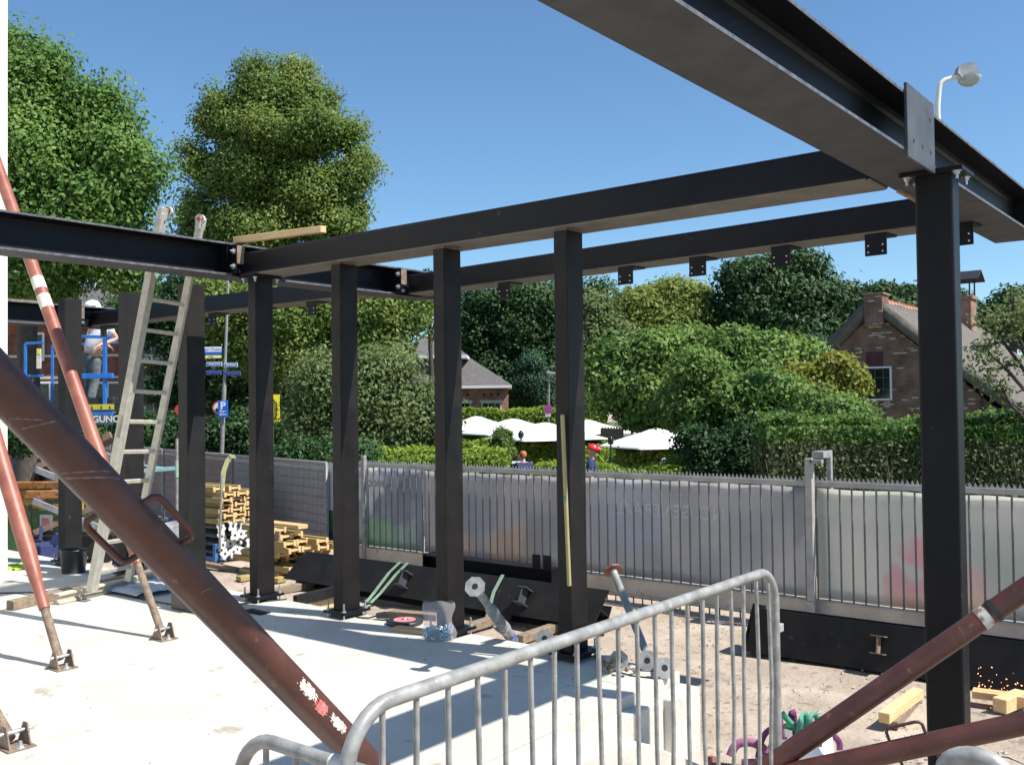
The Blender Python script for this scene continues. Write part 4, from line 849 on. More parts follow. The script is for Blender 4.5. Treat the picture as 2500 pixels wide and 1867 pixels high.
for i, (x, l) in enumerate(((-9.4, 'weathered timber bearer under the left end of the tilted steel'), (-6.3, 'weathered timber bearer under the tilted steel beside the bagged column'), (-5.6, 'weathered timber bearer under the right part of the tilted steel'))):
    k = MB(); k.bar((x, 7.1, -.52), (x-.05, 8.35, -.52), .09, .08, (0, 0, 1)); solo(k, 'timber_bearer', M['wood_grey'], l, 'timber', 'timber bearers under the steel', bevel=.004)
# grey channel by the slab edge on a pine board
k = MB(); a = onz(720, 1467, -.12); b = onz(828, 1440, -.12); k.bar(a, b+(b-a)*.3, .05, .10); solo(k, 'steel_channel', M['steel_dust'], 'grey steel channel on edge between the first two columns', 'channel', bevel=.002)
k = MB(); a = onz(762, 1480, -.22); b = onz(828, 1462, -.22); k.bar(a, b+(b-a)*.3, .03, .10); solo(k, 'timber_board', M['wood'], 'raw pine board under the grey steel channel', 'board')
# small I beam with end plates resting on blocks before the gate
t = thing('steel_member', 'short black I beam with drilled end plates resting on wooden blocks before the gate', 'steel beam', (-6.8, 8.15, -.25)); k = MB()
xa, xb = -7.72, -5.92
k.box(xa, xb, 8.05, 8.25, -.055, -.04); k.box(xa, xb, 8.143, 8.157, -.225, -.055); k.box(xa, xb, 8.05, 8.25, -.24, -.225); k.build('section', M['steel'], t, .002)
for x in (xa-.012, xb): k = MB(); k.box(x, x+.012, 8.04, 8.26, -.258, -.03); k.build('end_plate', M['steel'], t)
k = MB(); 
for x in (xb-.20, xb-.06): k.box(x-.05, x+.05, 8.06, 8.07, -.039, .10)
k.build('drilled_plate', M['steel'], t)
for i, (x, l) in enumerate(((-7.4, 'pale wooden block under the left of the short I beam'), (-6.85, 'pale wooden block under the middle of the short I beam'), (-6.2, 'pale wooden block under the right end of the short I beam'))):
    k = MB(); k.box(x-.12, x+.12, 8.02, 8.3, -.34, -.2415); solo(k, 'timber_block', M['wood'], l, 'block', 'wooden blocks under the short I beam', bevel=.003)
    k = MB(); k.box(x-.05, x+.05, 8.0, 8.3, -.6, -.342); solo(k, 'timber_block', M['wood_grey'], l.replace('pale', 'weathered lower'), 'block', 'lower wooden blocks under the short I beam', bevel=.003)
# right hand black member in front of the gate
t = thing('steel_member', 'long black steel member lying in front of the gate at the right', 'steel beam', (-2, 8.1, -.58)); k = MB(); x0_, x1_ = -3.78, 1.3
tl = R(76); up_ = Vector((0, math.cos(tl), math.sin(tl))); nm = Vector((0, -math.sin(tl), math.cos(tl))); b0 = Vector((0, 8.02, -.545))
k.prism([b0+Lx*x0_, b0+Lx*x1_, b0+Lx*x1_+up_*.385, b0+Lx*(x0_+.07)+up_*.385], nm*.014); k.build('flange', M['steel_dust'], t, .002)
k = MB(); k.prism([b0+Lx*x0_+up_*.2, b0+Lx*x1_+up_*.2, b0+Lx*x1_+up_*.2-nm*.25, b0+Lx*x0_+up_*.2-nm*.25], up_*.012); k.build('web', M['steel'], t)
k = MB(); k.prism([b0+Lx*(x0_+.02)-nm*.26, b0+Lx*x1_-nm*.26, b0+Lx*x1_-nm*.26+up_*.41, b0+Lx*(x0_+.09)-nm*.26+up_*.41], nm*.012); k.build('rear_flange', M['steel'], t)
k = MB(); k.prism([b0+Lx*(x0_-.03)+up_*.01, b0+Lx*(x0_-.015)+up_*.01, b0+Lx*(x0_+.05)+up_*.42, b0+Lx*(x0_+.035)+up_*.42], -nm*.26); k.build('end_plate', M['steel'], t)
k = MB(); c = Vector((-2.62, 0, 0))+b0+up_*.19; k.prism([c+nm*.015-up_*.05, c+nm*.10-up_*.05, c+nm*.10+up_*.09, c+nm*.015+up_*.09], Lx*.01); k.prism([c+nm*.015+up_*.09-Lx*.05, c+nm*.1+up_*.09-Lx*.05, c+nm*.1+up_*.09+Lx*.06, c+nm*.015+up_*.09+Lx*.06], up_*.008); k.prism([c+nm*.015-up_*.05-Lx*.05, c+nm*.1-up_*.05-Lx*.05, c+nm*.1-up_*.05+Lx*.06, c+nm*.015-up_*.05+Lx*.06], up_*.008); k.build('cleat', M['rust'], t)
# props and flange plates lying at the slab corner
def loose_prop(label, foot, head, r=.024, m=None, hm=None, sleeve=None):
    foot = Vector(foot); head = Vector(head); d = (head-foot).normalized(); t = thing('shoring_prop', label, 'steel prop', tuple(foot), 0, 'loose shoring props'); m = m or M['galv']
    k = MB(); L = (head-foot).length; k.tube([foot, foot+d*L*.6, head], [r*1.35, r*1.35, r*1.35] if sleeve is None else [r*1.35, r*1.35, r], 16) if sleeve is None else k.tube([foot, foot+d*L*sleeve, foot+d*L*sleeve, head], [r*1.5, r*1.5, r, r], 18); k.build('tube', m, t)
    x, y = frame_from(d); k = MB(); n = 8; o_ = [(x*math.cos((a+.5)*math.pi/4)+y*math.sin((a+.5)*math.pi/4))*.066 for a in range(n)]; i_ = [(x*math.cos((a+.5)*math.pi/4)+y*math.sin((a+.5)*math.pi/4))*.021 for a in range(n)]
    h = d*.008; vs = [head+p for p in o_]+[head+p for p in i_]+[head+h+p for p in o_]+[head+h+p for p in i_]
    k.add(vs, [(16+a, 16+(a+1) % n, 24+(a+1) % n, 24+a) for a in range(n)]+[(a, 8+a, 8+(a+1) % n, (a+1) % n) for a in range(n)]+[(a, (a+1) % n, 16+(a+1) % n, 16+a) for a in range(n)]+[(8+a, 24+a, 24+(a+1) % n, 8+(a+1) % n) for a in range(n)])
    k.build('end_plate', hm or M['galv'], t)
    k = MB(); k.tube([head+d*.0085, head+d*.0095], .018, 12); k.build('tube_mouth', M['black'], t)
    return t, d
fA = onz(1252, 1562, -.05); hA = at(1160, 1432, 5.95)
tA, dA = loose_prop('galvanised shoring prop with a blue and white label leaning by the bagged column', fA, hA, .026, sleeve=.62)
x, y = frame_from(dA); c = fA+dA*.10; k = MB(); k.tube([c-dA*.06, c+dA*.065], .0400, 24, False); k.build('label', M['signblue'], tA)
tc_ = (CAMP-c); tc_ = (tc_-dA*tc_.dot(dA)).normalized(); sd_ = dA.cross(tc_).normalized()
text('350', .042, M['white'], tA, c+tc_*.041+dA*.025, -dA, sd_, 'lettering', .0003)
text('V150', .03, M['signyellow'], tA, c+tc_*.041-dA*.035+sd_*-.004, -dA, sd_, 'lettering', .0003)
k = MB(); c = fA+dA*.33; k.tube([c+x*.05, c+x*.075+dA*.05, c+x*.06-dA*.1, c+y*.04-dA*.16, c-x*.03-dA*.12, c-x*.02], .008, 8); k.build('locking_pin', M['galv'], tA)
k = MB(); k.tube([c-dA*.02, c+dA*.025], .046, 16); k.build('collar', M['galv'], tA)
loose_prop('weathered shoring prop with a red flange propped up behind the barrier', onz(1608, 1668, -.07), at(1497, 1393, 6.6), .026, M['galv'], M['redprop'], sleeve=.0001)
for i, (u, v, ang, l) in enumerate(((1330, 1558, .0, 'pale prop lying flat with its eight sided plate peeping over the barrier rail'), (1580, 1612, .5, 'grey prop lying at the slab corner, its round plate left of the leaning prop'), (1622, 1630, .3, 'grey prop lying at the slab corner with its plate nearest the edge'), (1510, 1612, -.5, 'cement coated prop lying at the slab corner behind two barrier bars'))):
    h = onz(u, v, .06); dd = Vector((math.cos(ang+.4), -math.sin(ang+.9), .12)).normalized(); dd = (CAMP-h); dd.z = 0; dd.normalize(); dd = (dd+Vector((.35*(i-1), 0, .35))).normalized(); loose_prop(l, h-dd*.42+Vector((0, 0, -.0)), h, .024, M['galv_dull'], M['galv'])
k = MB(); p = onz(1500, 1625, 0.05); 
for _ in range(9): a = p+Vector((random.uniform(-.12, .12), random.uniform(-.08, .08), random.uniform(-.03, .03))); k.tube([a, a+Vector((random.uniform(-.06, .06), random.uniform(-.05, .05), random.uniform(-.03, .04)))], .012, 6)
solo(k, 'prop_threads', M['rust'], 'bunch of dirty threaded prop collars at the slab corner', 'prop parts')
# steel cables on the slab
k = MB(); k.tube([onz(u, v, .006) for u, v in ((-30, 1447), (60, 1446), (150, 1443), (270, 1440), (330, 1458), (390, 1470), (440, 1478), (560, 1476), (640, 1468), (700, 1462))], .006, 8); solo(k, 'cable', M['rubber'], 'thin black cable snaking over the slab past the ladder feet', 'cable')
k = MB(); k.tube([onz(u, v, .005) for u, v in ((1480, 1630), (1540, 1648), (1604, 1656))], .004, 6); solo(k, 'tie_wire', M['rubber'], 'thin dark wire on the slab corner by the prop plates', 'wire')
k = MB(); k.tube([onz(u, v, -.57) for u, v in ((2400, 1855), (2430, 1845), (2460, 1848), (2520, 1875))], .005, 6); solo(k, 'cable', M['rubber'], 'thin black cable loop on the dirt at the lower right corner', 'cable')
# clear sheet lying by the timber
k = MB(); c = onz(350, 1440, .01); vs = []
for j in range(9):
    for i in range(13): vs.append(c+Vector((-.35+i*.055, -.25+j*.07, .02+.035*abs(math.sin(i*1.3+j*.9)*math.sin(j*1.7)))))
k.add(vs, [(j*13+i, j*13+i+1, (j+1)*13+i+1, (j+1)*13+i) for j in range(8) for i in range(12)], True); solo(k, 'plastic_sheet', mat('pale_plastic_sheet', (.45, .5, .55), (.62, .66, .7), 12, .3), 'crumpled pale plastic sheet beside the old timber', 'sheet')
k = MB(); c = onz(30, 1388, -.02)
vs = [c+Vector((-.1+i*.05, -.1+j*.06, .03+.02*math.sin(i*2+j*3))) for j in range(5) for i in range(9)]; k.add(vs, [(j*9+i, j*9+i+1, (j+1)*9+i+1, (j+1)*9+i) for j in range(4) for i in range(8)], True); solo(k, 'safety_vest', mat('fluorescent_yellow', (.6, .7, .03), (.35, .75, .1), 7, .8), 'crumpled fluorescent yellow vest by the white wall', 'vest')
k = MB(); c = at(118, 1375, 11.5); k.box(c.x-.22, c.x+.12, c.y-.15, c.y+.15, -.2, .08); k.bar((c.x-.2, c.y, .08), (c.x-.27, c.y+.05, .26), .03, .09); k.bar((c.x+.1, c.y, .08), (c.x+.16, c.y+.05, .2), .03, .09); solo(k, 'tool_case', M['navy'], 'dark blue tool case standing open left of the bucket', 'tool case', bevel=.01)
for u0, v0, u1, v1, h, l in ((300, 1375, 346, 1400, .07, 'dark blue steel trestle bar lying behind the ladder foot'),):
    k = MB(); a = at(u0-20, v0-8, 10.6); b = at(u1, v1-8, 10.2); k.bar(a, b, .06, .10); solo(k, 'steel_bar', M['navy'], l, 'bar', bevel=.004)
# planks on the dirt left of the first column
for (u0, v0, u1, v1, wd, l, mm) in ((495, 1375, 583, 1392, .10, 'weathered plank lying on the dirt left of the first column', 'wood_grey'), (590, 1390, 640, 1398, .12, 'short plank lying on the dirt behind the first column', 'wood'), (582, 1412, 612, 1408, .14, 'short yellow offcut on the dirt just left of the first column', 'wood_yellow'), (670, 1416, 692, 1412, .14, 'short yellow offcut on the dirt just right of the first column', 'wood_yellow')):
    k = MB(); a = onz(u0, v0, -.54); b = onz(u1, v1, -.54); k.bar(a, b, wd, .06); solo(k, 'timber_plank', M[mm], l, 'plank', bevel=.003)
# battens and tools on the dirt at the right
k = MB(); a = onz(2158, 1752, -.50); b = onz(2242, 1690, -.50); k.bar(a, b, .075, .07); solo(k, 'timber_batten', M['wood'], 'bright new batten on top of another on the dirt', 'timber', bevel=.003)
k = MB(); a = onz(2180, 1768, -.555); b = onz(2240, 1700, -.555); k.bar(a, b, .07, .05); solo(k, 'timber_batten', M['wood_grey'], 'shaded batten underneath the bright new batten', 'timber', bevel=.003)
k = MB(); a = onz(2440, 1722, -.52); b = onz(2495, 1700, -.52); k.bar(a, b, .1, .1); solo(k, 'timber_block', M['wood'], 'squared block of pine at the right edge near the sparks', 'block', bevel=.004)
k = MB(); a = onz(2375, 1690, -.5); b = onz(2520, 1708, -.5); k.bar(a, b, .12, .05); solo(k, 'timber_plank', M['wood_orange'], 'brown plank under the black steel at the right edge', 'plank')
k = MB()
for _ in range(150):
    u = random.uniform(2380, 2500); v = 1690+random.gauss(0, 28)+(u-2440)*.2; q = at(u, v, random.uniform(7.0, 7.6)); dq = Vector((random.uniform(-.012, .006), 0, random.uniform(-.008, .008))); k.bar(q, q+dq+Vector((.004, 0, 0)), .0035, .0035)
tag(solo(k, 'sparks', M['sparks'], 'orange grinding sparks flying above the plank at the right edge', 'sparks'), kind='stuff')
# slings and sacks by the lower right
def ribbon(k, pts, wd, nrm=Vector((0, 0, 1)), th=.004):
    P_ = [Vector(p) for p in pts]; Q = []
    for i in range(len(P_)-1):
        for s in range(6):
            a = P_[max(i-1, 0)]; b = P_[i]; c = P_[i+1]; d = P_[min(i+2, len(P_)-1)]; u = s/6; Q.append(.5*((2*b)+(-a+c)*u+(2*a-5*b+4*c-d)*u*u+(-a+3*b-3*c+d)*u**3))
    Q.append(P_[-1])
    vs = []
    for i, q in enumerate(Q):
        d = (Q[min(i+1, len(Q)-1)]-Q[max(i-1, 0)]).normalized(); w_ = d.cross(nrm).normalized()*wd/2; vs += [q-w_, q+w_, q+w_+nrm*th, q-w_+nrm*th]
    n = len(Q); k.add(vs, [(i*4+j, i*4+(j+1) % 4, (i+1)*4+(j+1) % 4, (i+1)*4+j) for i in range(n-1) for j in range(4)], True); return k
nc = -FW
k = MB(); 
for pts in (((1782, 1845), (1800, 1815), (1840, 1812), (1870, 1835), (1862, 1858), (1810, 1862)),): ribbon(k, [at(u, v, 5.45) for u, v in pts], .05, nc)
solo(k, 'lifting_sling', M['pink'], 'pink lifting sling looped on the ground behind the barrier end', 'sling')
k = MB()
for pts in (((1850, 1850), (1862, 1800), (1885, 1780), (1905, 1830), (1900, 1860)), ((1885, 1775), (1900, 1735), (1908, 1790), (1915, 1850)), ((1925, 1775), (1935, 1735), (1942, 1790), (1950, 1850)), ((1870, 1845), (1895, 1800), (1925, 1810), (1955, 1850)), ((1960, 1775), (2010, 1780), (2045, 1805), (2050, 1830))): ribbon(k, [at(u, v, 5.35+random.uniform(-.1, .1)) for u, v in pts], .034, nc)
solo(k, 'lifting_sling', M['purple'], 'heap of purple lifting slings behind the barrier end', 'sling')
k = MB()
for pts in (((1908, 1738), (1935, 1768), (1970, 1790), (1995, 1815)), ((1912, 1770), (1935, 1775), (1965, 1785), (1990, 1808)), ((1948, 1795), (1955, 1758), (1965, 1742), (1972, 1775)), ((1970, 1795), (1978, 1752), (1992, 1745), (2000, 1775))): ribbon(k, [at(u, v, 5.2+.03*(v % 3)) for u, v in pts], .032, nc)
solo(k, 'lifting_sling', M['strapteal'], 'bright green lifting sling standing up from the white sack', 'sling')
k = MB(); c = at(1960, 1835, 5.3); nu, nv = 22, 9; vs = []
for j in range(nv+1):
    for i in range(nu):
        a = i/nu*2*math.pi; z = j/nv; rr = .2*(1-.35*z)*(1+.12*math.sin(3*a+z*5)+.07*math.sin(7*a)); vs.append((c.x+rr*1.2*math.cos(a), c.y+rr*math.sin(a), -.58+z*.42+.03*math.sin(a*4+1)*z))
k.add(vs, [(j*nu+i, j*nu+(i+1) % nu, (j+1)*nu+(i+1) % nu, (j+1)*nu+i) for j in range(nv) for i in range(nu)], True)
solo(k, 'bulk_sack', M['canvas'], 'white woven sack slumped under the crossing red props', 'sack')

# ================================================================== PEOPLE
def skin_mesh(name, pts, edges, rad, m, parent, sub=2, root=0):
    me = bpy.data.meshes.new(name); me.from_pydata([tuple(p) for p in pts], edges, []); o = bpy.data.objects.new(name, me); COL.objects.link(o); o.parent = parent
    sk_ = o.modifiers.new('skin', 'SKIN'); lay = me.skin_vertices[0] if me.skin_vertices else None
    if lay is None: me.skin_vertices.new() if hasattr(me.skin_vertices, 'new') else None; lay = me.skin_vertices[0]
    for i, r_ in enumerate(rad): lay.data[i].radius = (r_, r_) if not isinstance(r_, tuple) else r_; lay.data[i].use_root = (i == root)
    sb = o.modifiers.new('sub', 'SUBSURF'); sb.levels = sub; sb.render_levels = sub; me.materials.append(m)
    for p in me.polygons: p.use_smooth = True
    sk_.use_smooth_shade = True
    return o
def person(label, J, loc, rotz, shirt, legs, hat=None, cat='person', hair=None, sleeve=.6, group=None):
    # J: joint positions in the person's own frame (x right, y forward, z up)
    t = thing('person', label, cat, (0, 0, 0), 0, group); V_ = {k_: Vector(v) for k_, v in J.items()}
    pts, ed, rad = [], [], []
    def add(p, r_, par=None):
        pts.append(Vector(p)); rad.append(r_); 
        if par is not None: ed.append((par, len(pts)-1))
        return len(pts)-1
    pel = add(V_['pelvis'], (.13, .11)); wa = add(V_['pelvis'].lerp(V_['chest'], .5), (.12, .10), pel); ch = add(V_['chest'], (.15, .11), wa); nk = add(V_['neck'], .055, ch); hd = V_['head']; h1 = add(V_['neck'].lerp(hd, .45), (.06, .065), nk); h2 = add(hd, (.078, .092), h1); h3 = add(hd+(hd-V_['neck']).normalized()*.075, (.06, .07), h2)
    fwd = Vector(J.get('face', (0, 1, 0))).normalized()
    add(hd+fwd*.105-Vector((0, 0, .012)), .013, h2)
    for s in ('l', 'r'):
        sh = add(V_['sh_'+s], .062, ch); el = add(V_['el_'+s], .045, sh); wr = add(V_['wr_'+s], .030, el); dr = (V_['wr_'+s]-V_['el_'+s]).normalized(); pa = add(V_['wr_'+s]+dr*.06, (.036, .022), wr)
        q = dr.cross(Vector((0, 0, 1))); q = q.normalized() if q.length > .1 else Vector((1, 0, 0)); dn = Vector((0, 0, -1))
        for f_, ln in ((-.024, .055), (-.008, .066), (.008, .062), (.024, .048)):
            a = add(V_['wr_'+s]+dr*.095+q*f_, .0095, pa); b = add(V_['wr_'+s]+dr*(.095+ln*.55)+q*f_+dn*.012, .0085, a); add(V_['wr_'+s]+dr*(.095+ln*.8)+q*f_+dn*.035, .0075, b)
        a = add(V_['wr_'+s]+dr*.05-q*.042, .011, pa); add(V_['wr_'+s]+dr*.085-q*.055+dn*.012, .009, a)
        hp = add(V_['hip_'+s], .09, pel); kn = add(V_['kn_'+s], .060, hp); an = add(V_['an_'+s], .042, kn); add(V_['an_'+s]+fwd*.15+Vector((0, 0, -.045)), .038, an)
    skin_mesh('body', pts, ed, rad, M['skin'], t)
    P_ = [V_['pelvis']+Vector((0, 0, .02)), V_['pelvis'].lerp(V_['chest'], .45), V_['chest'], V_['neck']-(V_['neck']-V_['chest'])*.35]; E_ = [(0, 1), (1, 2), (2, 3)]; R_ = [(.15, .13), (.145, .125), (.175, .135), .075]
    for s in ('l', 'r'):
        i = len(P_); P_ += [V_['sh_'+s], V_['sh_'+s].lerp(V_['el_'+s], sleeve)]; R_ += [.085, .07]; E_ += [(2, i), (i, i+1)]
    skin_mesh('shirt', P_, E_, R_, shirt, t)
    P_ = [V_['pelvis']+Vector((0, 0, .06)), V_['pelvis']-Vector((0, 0, .02))]; E_ = [(0, 1)]; R_ = [(.145, .125), (.15, .13)]
    for s in ('l', 'r'):
        i = len(P_); P_ += [V_['hip_'+s]-Vector((0, 0, .05)), V_['kn_'+s], V_['an_'+s]+Vector((0, 0, .03))]; R_ += [.105, .078, .066]; E_ += [(1, i), (i, i+1), (i+1, i+2)]
    skin_mesh('trousers', P_, E_, R_, legs, t)
    for s in ('l', 'r'):
        a = V_['an_'+s]; k = MB(); k.tube([a-fwd*.05+Vector((0, 0, -.03)), a+fwd*.06+Vector((0, 0, -.04)), a+fwd*.17+Vector((0, 0, -.05))], [.05, .05, .035], 12); k.build('shoe', M['black'], t)
    up_h = (hd-V_['neck']).normalized()
    k = MB()
    if hat:
        k.lathe([(.118, -.005), (.125, 0), (.118, .045), (.09, .09), (.045, .112), (0, .118)], hd+up_h*.035, 24, up_h); k.tube([hd+up_h*.035+fwd*.10, hd+up_h*.03+fwd*.155], [.06, .045], 12); k.build('helmet', hat, t)
    else:
        k.lathe([(.088, -.05), (.098, 0), (.094, .05), (.06, .095), (0, .108)], hd+up_h*.02-fwd*.02, 20, up_h); k.build('hair', hair or M['hair'], t)
    for s in (-1, 1):
        k = MB(); sd = fwd.cross(up_h).normalized(); c = hd+fwd*.082+sd*s*.032+up_h*.01; k.lathe([(0, -.008), (.008, 0), (0, .008)], c, 8, up_h); k.build('eye', M['black'], t)
    t.location = loc; t.rotation_euler = (0, 0, rotz)
    return t
# worker leaning on the rail of the lift
LZ = 1.66; LC = at(200, 1000, 14.7); LOC = Vector((LC.x, LC.y, 0))
pxm = 14.7/FPX
def lp(u, v, y=0.0): return (( u-200)*pxm, y, EYE-(v-1003)*pxm)
J = dict(pelvis=lp(222, 866), chest=lp(243, 812, -.05), neck=lp(236, 790, -.06), head=lp(230, 758, -.04), sh_l=lp(268, 803, -.02), el_l=lp(283, 828, .05), wr_l=lp(258, 843, -.12),
         sh_r=lp(222, 806, .1), el_r=lp(214, 826, .28), wr_r=lp(232, 838, .38), hip_l=lp(231, 880, 0), hip_r=lp(214, 880, .05), kn_l=lp(228, 932, .04), kn_r=lp(212, 932, .1), an_l=lp(222, 985, -.02), an_r=lp(206, 985, .06), face=(.6, -.2, -.1))
person('worker in white T-shirt, grey jeans and white helmet leaning in the blue lift', J, (LOC.x, LOC.y, 0), R(38.5), M['tshirt'], M['jeans'], M['white'])
def stand_J(h=1.78):
    return dict(pelvis=(0, 0, .95), chest=(0, .01, 1.30), neck=(0, .01, 1.50), head=(0, .03, 1.64), sh_l=(-.19, 0, 1.42), el_l=(-.28, .05, 1.14), wr_l=(-.24, .2, .95), sh_r=(.19, 0, 1.42), el_r=(.30, .02, 1.13), wr_r=(.36, .14, .93), hip_l=(-.09, 0, .90), hip_r=(.09, 0, .90), kn_l=(-.1, .05, .5), kn_r=(.1, -.02, .5), an_l=(-.1, .1, .09), an_r=(.1, -.12, .09), face=(0, 1, 0))
p = at(1443, 1099, 19.3); t = person('man in a red helmet and navy green shirt standing beyond the gate', stand_J(), (p.x, p.y, p.z-1.66), R(-60), M['navy'], M['navy'], M['helmet_red'])
k = MB(); 
def sit_J(): return dict(pelvis=(0, 0, .5), chest=(0, .03, .85), neck=(0, .05, 1.04), head=(0, .07, 1.18), sh_l=(-.18, .02, .96), el_l=(-.24, .12, .72), wr_l=(-.12, .32, .74), sh_r=(.18, .02, .96), el_r=(.24, .12, .72), wr_r=(.12, .32, .74), hip_l=(-.09, .05, .48), hip_r=(.09, .05, .48), kn_l=(-.11, .45, .48), kn_r=(.11, .45, .48), an_l=(-.11, .42, .09), an_r=(.11, .42, .09), face=(0, 1, 0))
for (u, v, d_, rz, sh, hr, l) in ((1279, 1112, 25, 60, M['navy'], mat('ginger_hair', (.4, .12, .04), None), 'ginger haired guest in navy seated right of the clipped round shrub'), (1262, 1120, 26, -60, M['sticker_red'], M['hair'], 'guest in a reddish top seated left of the ginger haired guest'), (1364, 1108, 29, 20, M['greycloth'], M['hair'], 'dark haired guest seated just left of the spirit level column'), (1617, 1130, 24, -70, M['greycloth'], mat('white_hair', (.5, .5, .5), None), 'grey haired guest under the big front parasol'), (1634, 1142, 22.5, 200, mat('pale_blue_cloth', (.5, .62, .75), None), M['hair'], 'guest in pale blue with bent back under the front parasol'), (1711, 1140, 22.5, 150, M['white'], M['hair'], 'guest in white by the dark shrub beyond the gate')):
    p = at(u, v, d_); person(l, sit_J(), (p.x, p.y, p.z-1.18), R(rz), sh, M['greycloth'], None, hair=hr, group='guests seated on the terrace')
# ------------------------------------------------------------------ blue scissor lift
t = thing('scissor_lift', 'blue scissor lift with a railed platform, warning strip and white lettering', 'scissor lift', (0, 0, 0)); NY = .42
def X(u): return (u-200)*pxm
def Z(v): return EYE-(v-1003)*pxm
k = MB(); k.box(X(95), X(305), -NY, NY, Z(1003), Z(1000)+.0); k.build('platform_floor', M['black'], t)
k = MB(); k.box(X(190), X(305), -NY-.02, -NY+.0, Z(1034), Z(1003)+.0); k.box(X(95), X(189), -NY-.01, -NY+.0, Z(1034), Z(1006)); k.build('deck_side', M['blue'], t, .004)
k = MB(); k.box(X(190), X(305), -NY-.026, -NY-.021, Z(1036), Z(1013)); k.build('name_panel', mat('slate_blue_panel', (.05, .10, .2), None), t)
text('Y', .16, M['sticker'], t, (X(231), -NY-.028, Z(1020)), (1, 0, 0), (0, 0, 1), 'lettering', .001, bold=.004)
text('GUNCO', .135, M['sticker'], t, (X(297), -NY-.028, Z(1024)), (1, 0, 0), (0, 0, 1), 'lettering', .001, bold=.004)
for a, b in ((228, 269), (270, 308)):
    k = MB(); k.box(X(a), X(b), -NY-.03, -NY-.024, Z(1001), Z(988)); s_ = k.build('warning_strip', M['yellow'], t)
    for q in (a+8, a+28):
        k = MB(); k.prism([(X(q-3), -NY-.032, Z(999)), (X(q+3), -NY-.032, Z(999)), (X(q), -NY-.032, Z(990))], (0, .001, 0)); k.build('triangle_mark', M['ink'], s_)
k = MB(); k.box(X(226), X(304), -NY+.02, -NY+.2, Z(988), Z(972)); k.build('tool_tray', M['black_plastic'], t, .01)
def rail(name, pts, wd=.035): k = MB(); [k.bar(a, b, wd, wd, (0, 1, 0) if abs(b[2]-a[2]) > .1 else (0, 0, 1)) for a, b in zip(pts[:-1], pts[1:])]; return k.build(name, M['blue'], t, .004)
rail('guard_rail', [(X(196), -NY, Z(1003)), (X(196), -NY, Z(826)), (X(300), -NY, Z(829)), (X(304), -NY, Z(829))], .045)
rail('guard_rail', [(X(96), -NY, Z(1003)), (X(96), -NY, Z(842)), (X(140), -NY, Z(840))], .035)
rail('guard_rail', [(X(96), NY, Z(1003)), (X(96), NY, Z(838)), (X(304), NY, Z(832)), (X(304), NY, Z(1003))])
rail('guard_post', [(X(284), -NY+.01, Z(1000)), (X(284), -NY+.01, Z(833))], .05)
rail('mid_rail', [(X(96), -NY, Z(919)), (X(138), -NY, Z(919))]); rail('mid_rail', [(X(222), -NY+.0, Z(921)), (X(304), -NY, Z(921))], .075)
k = MB(); k.box(X(196), X(216), -NY-.03, -NY+.05, Z(990), Z(905)); k.build('control_box', M['blue'], t, .008)
k = MB(); k.box(X(222), X(228), -NY-.025, -NY+.01, Z(1000), Z(914)); k.build('gate_post', M['blue'], t, .003)
k = MB(); k.box(X(127), X(137), -NY-.06, -NY-.04, Z(902), Z(855)); k.build('hanging_notice', M['sticker'], t)
k = MB(); k.box(X(129), X(137), -NY-.065, -NY-.061, Z(868), Z(855)); k.build('notice_head', M['signyellow'], t)
k = MB(); k.tube([(X(227), -NY-.02, Z(982)), (X(227), -NY-.02, Z(955))], .018, 10); k.tube([(X(227), -NY-.02, Z(955)), (X(227), -NY-.02, Z(951))], .024, 10); k.build('spray_can', M['white'], t)
for i in range(3):
    z0, z1 = -.15+i*.48, -.15+(i+1)*.48
    for y in (-NY+.08, NY-.08):
        k = MB(); k.bar((X(110), y, z0), (X(292), y+.03, z1), .05, .09); k.build('scissor_arm', mat('arm_paint', (.2, .13, .1), (.3, .2, .16), 9, .6), t, .004); k = MB(); k.bar((X(292), y, z0), (X(110), y-.03, z1), .05, .09); k.build('scissor_arm', M['greycloth'], t, .004)
k = MB(); k.box(X(100), X(304), -NY, NY, -.48, -.17); k.build('chassis', M['steel_dust'], t, .02)
for x in (X(125), X(280)):
    for y in (-NY-.06, NY+.06): k = MB(); k.tube([(x, y-.05, -.4), (x, y+.05, -.4)], .18, 24); k.build('wheel', M['rubber'], t)
t.location = (LOC.x, LOC.y, 0); t.rotation_euler = (0, 0, R(38.5))

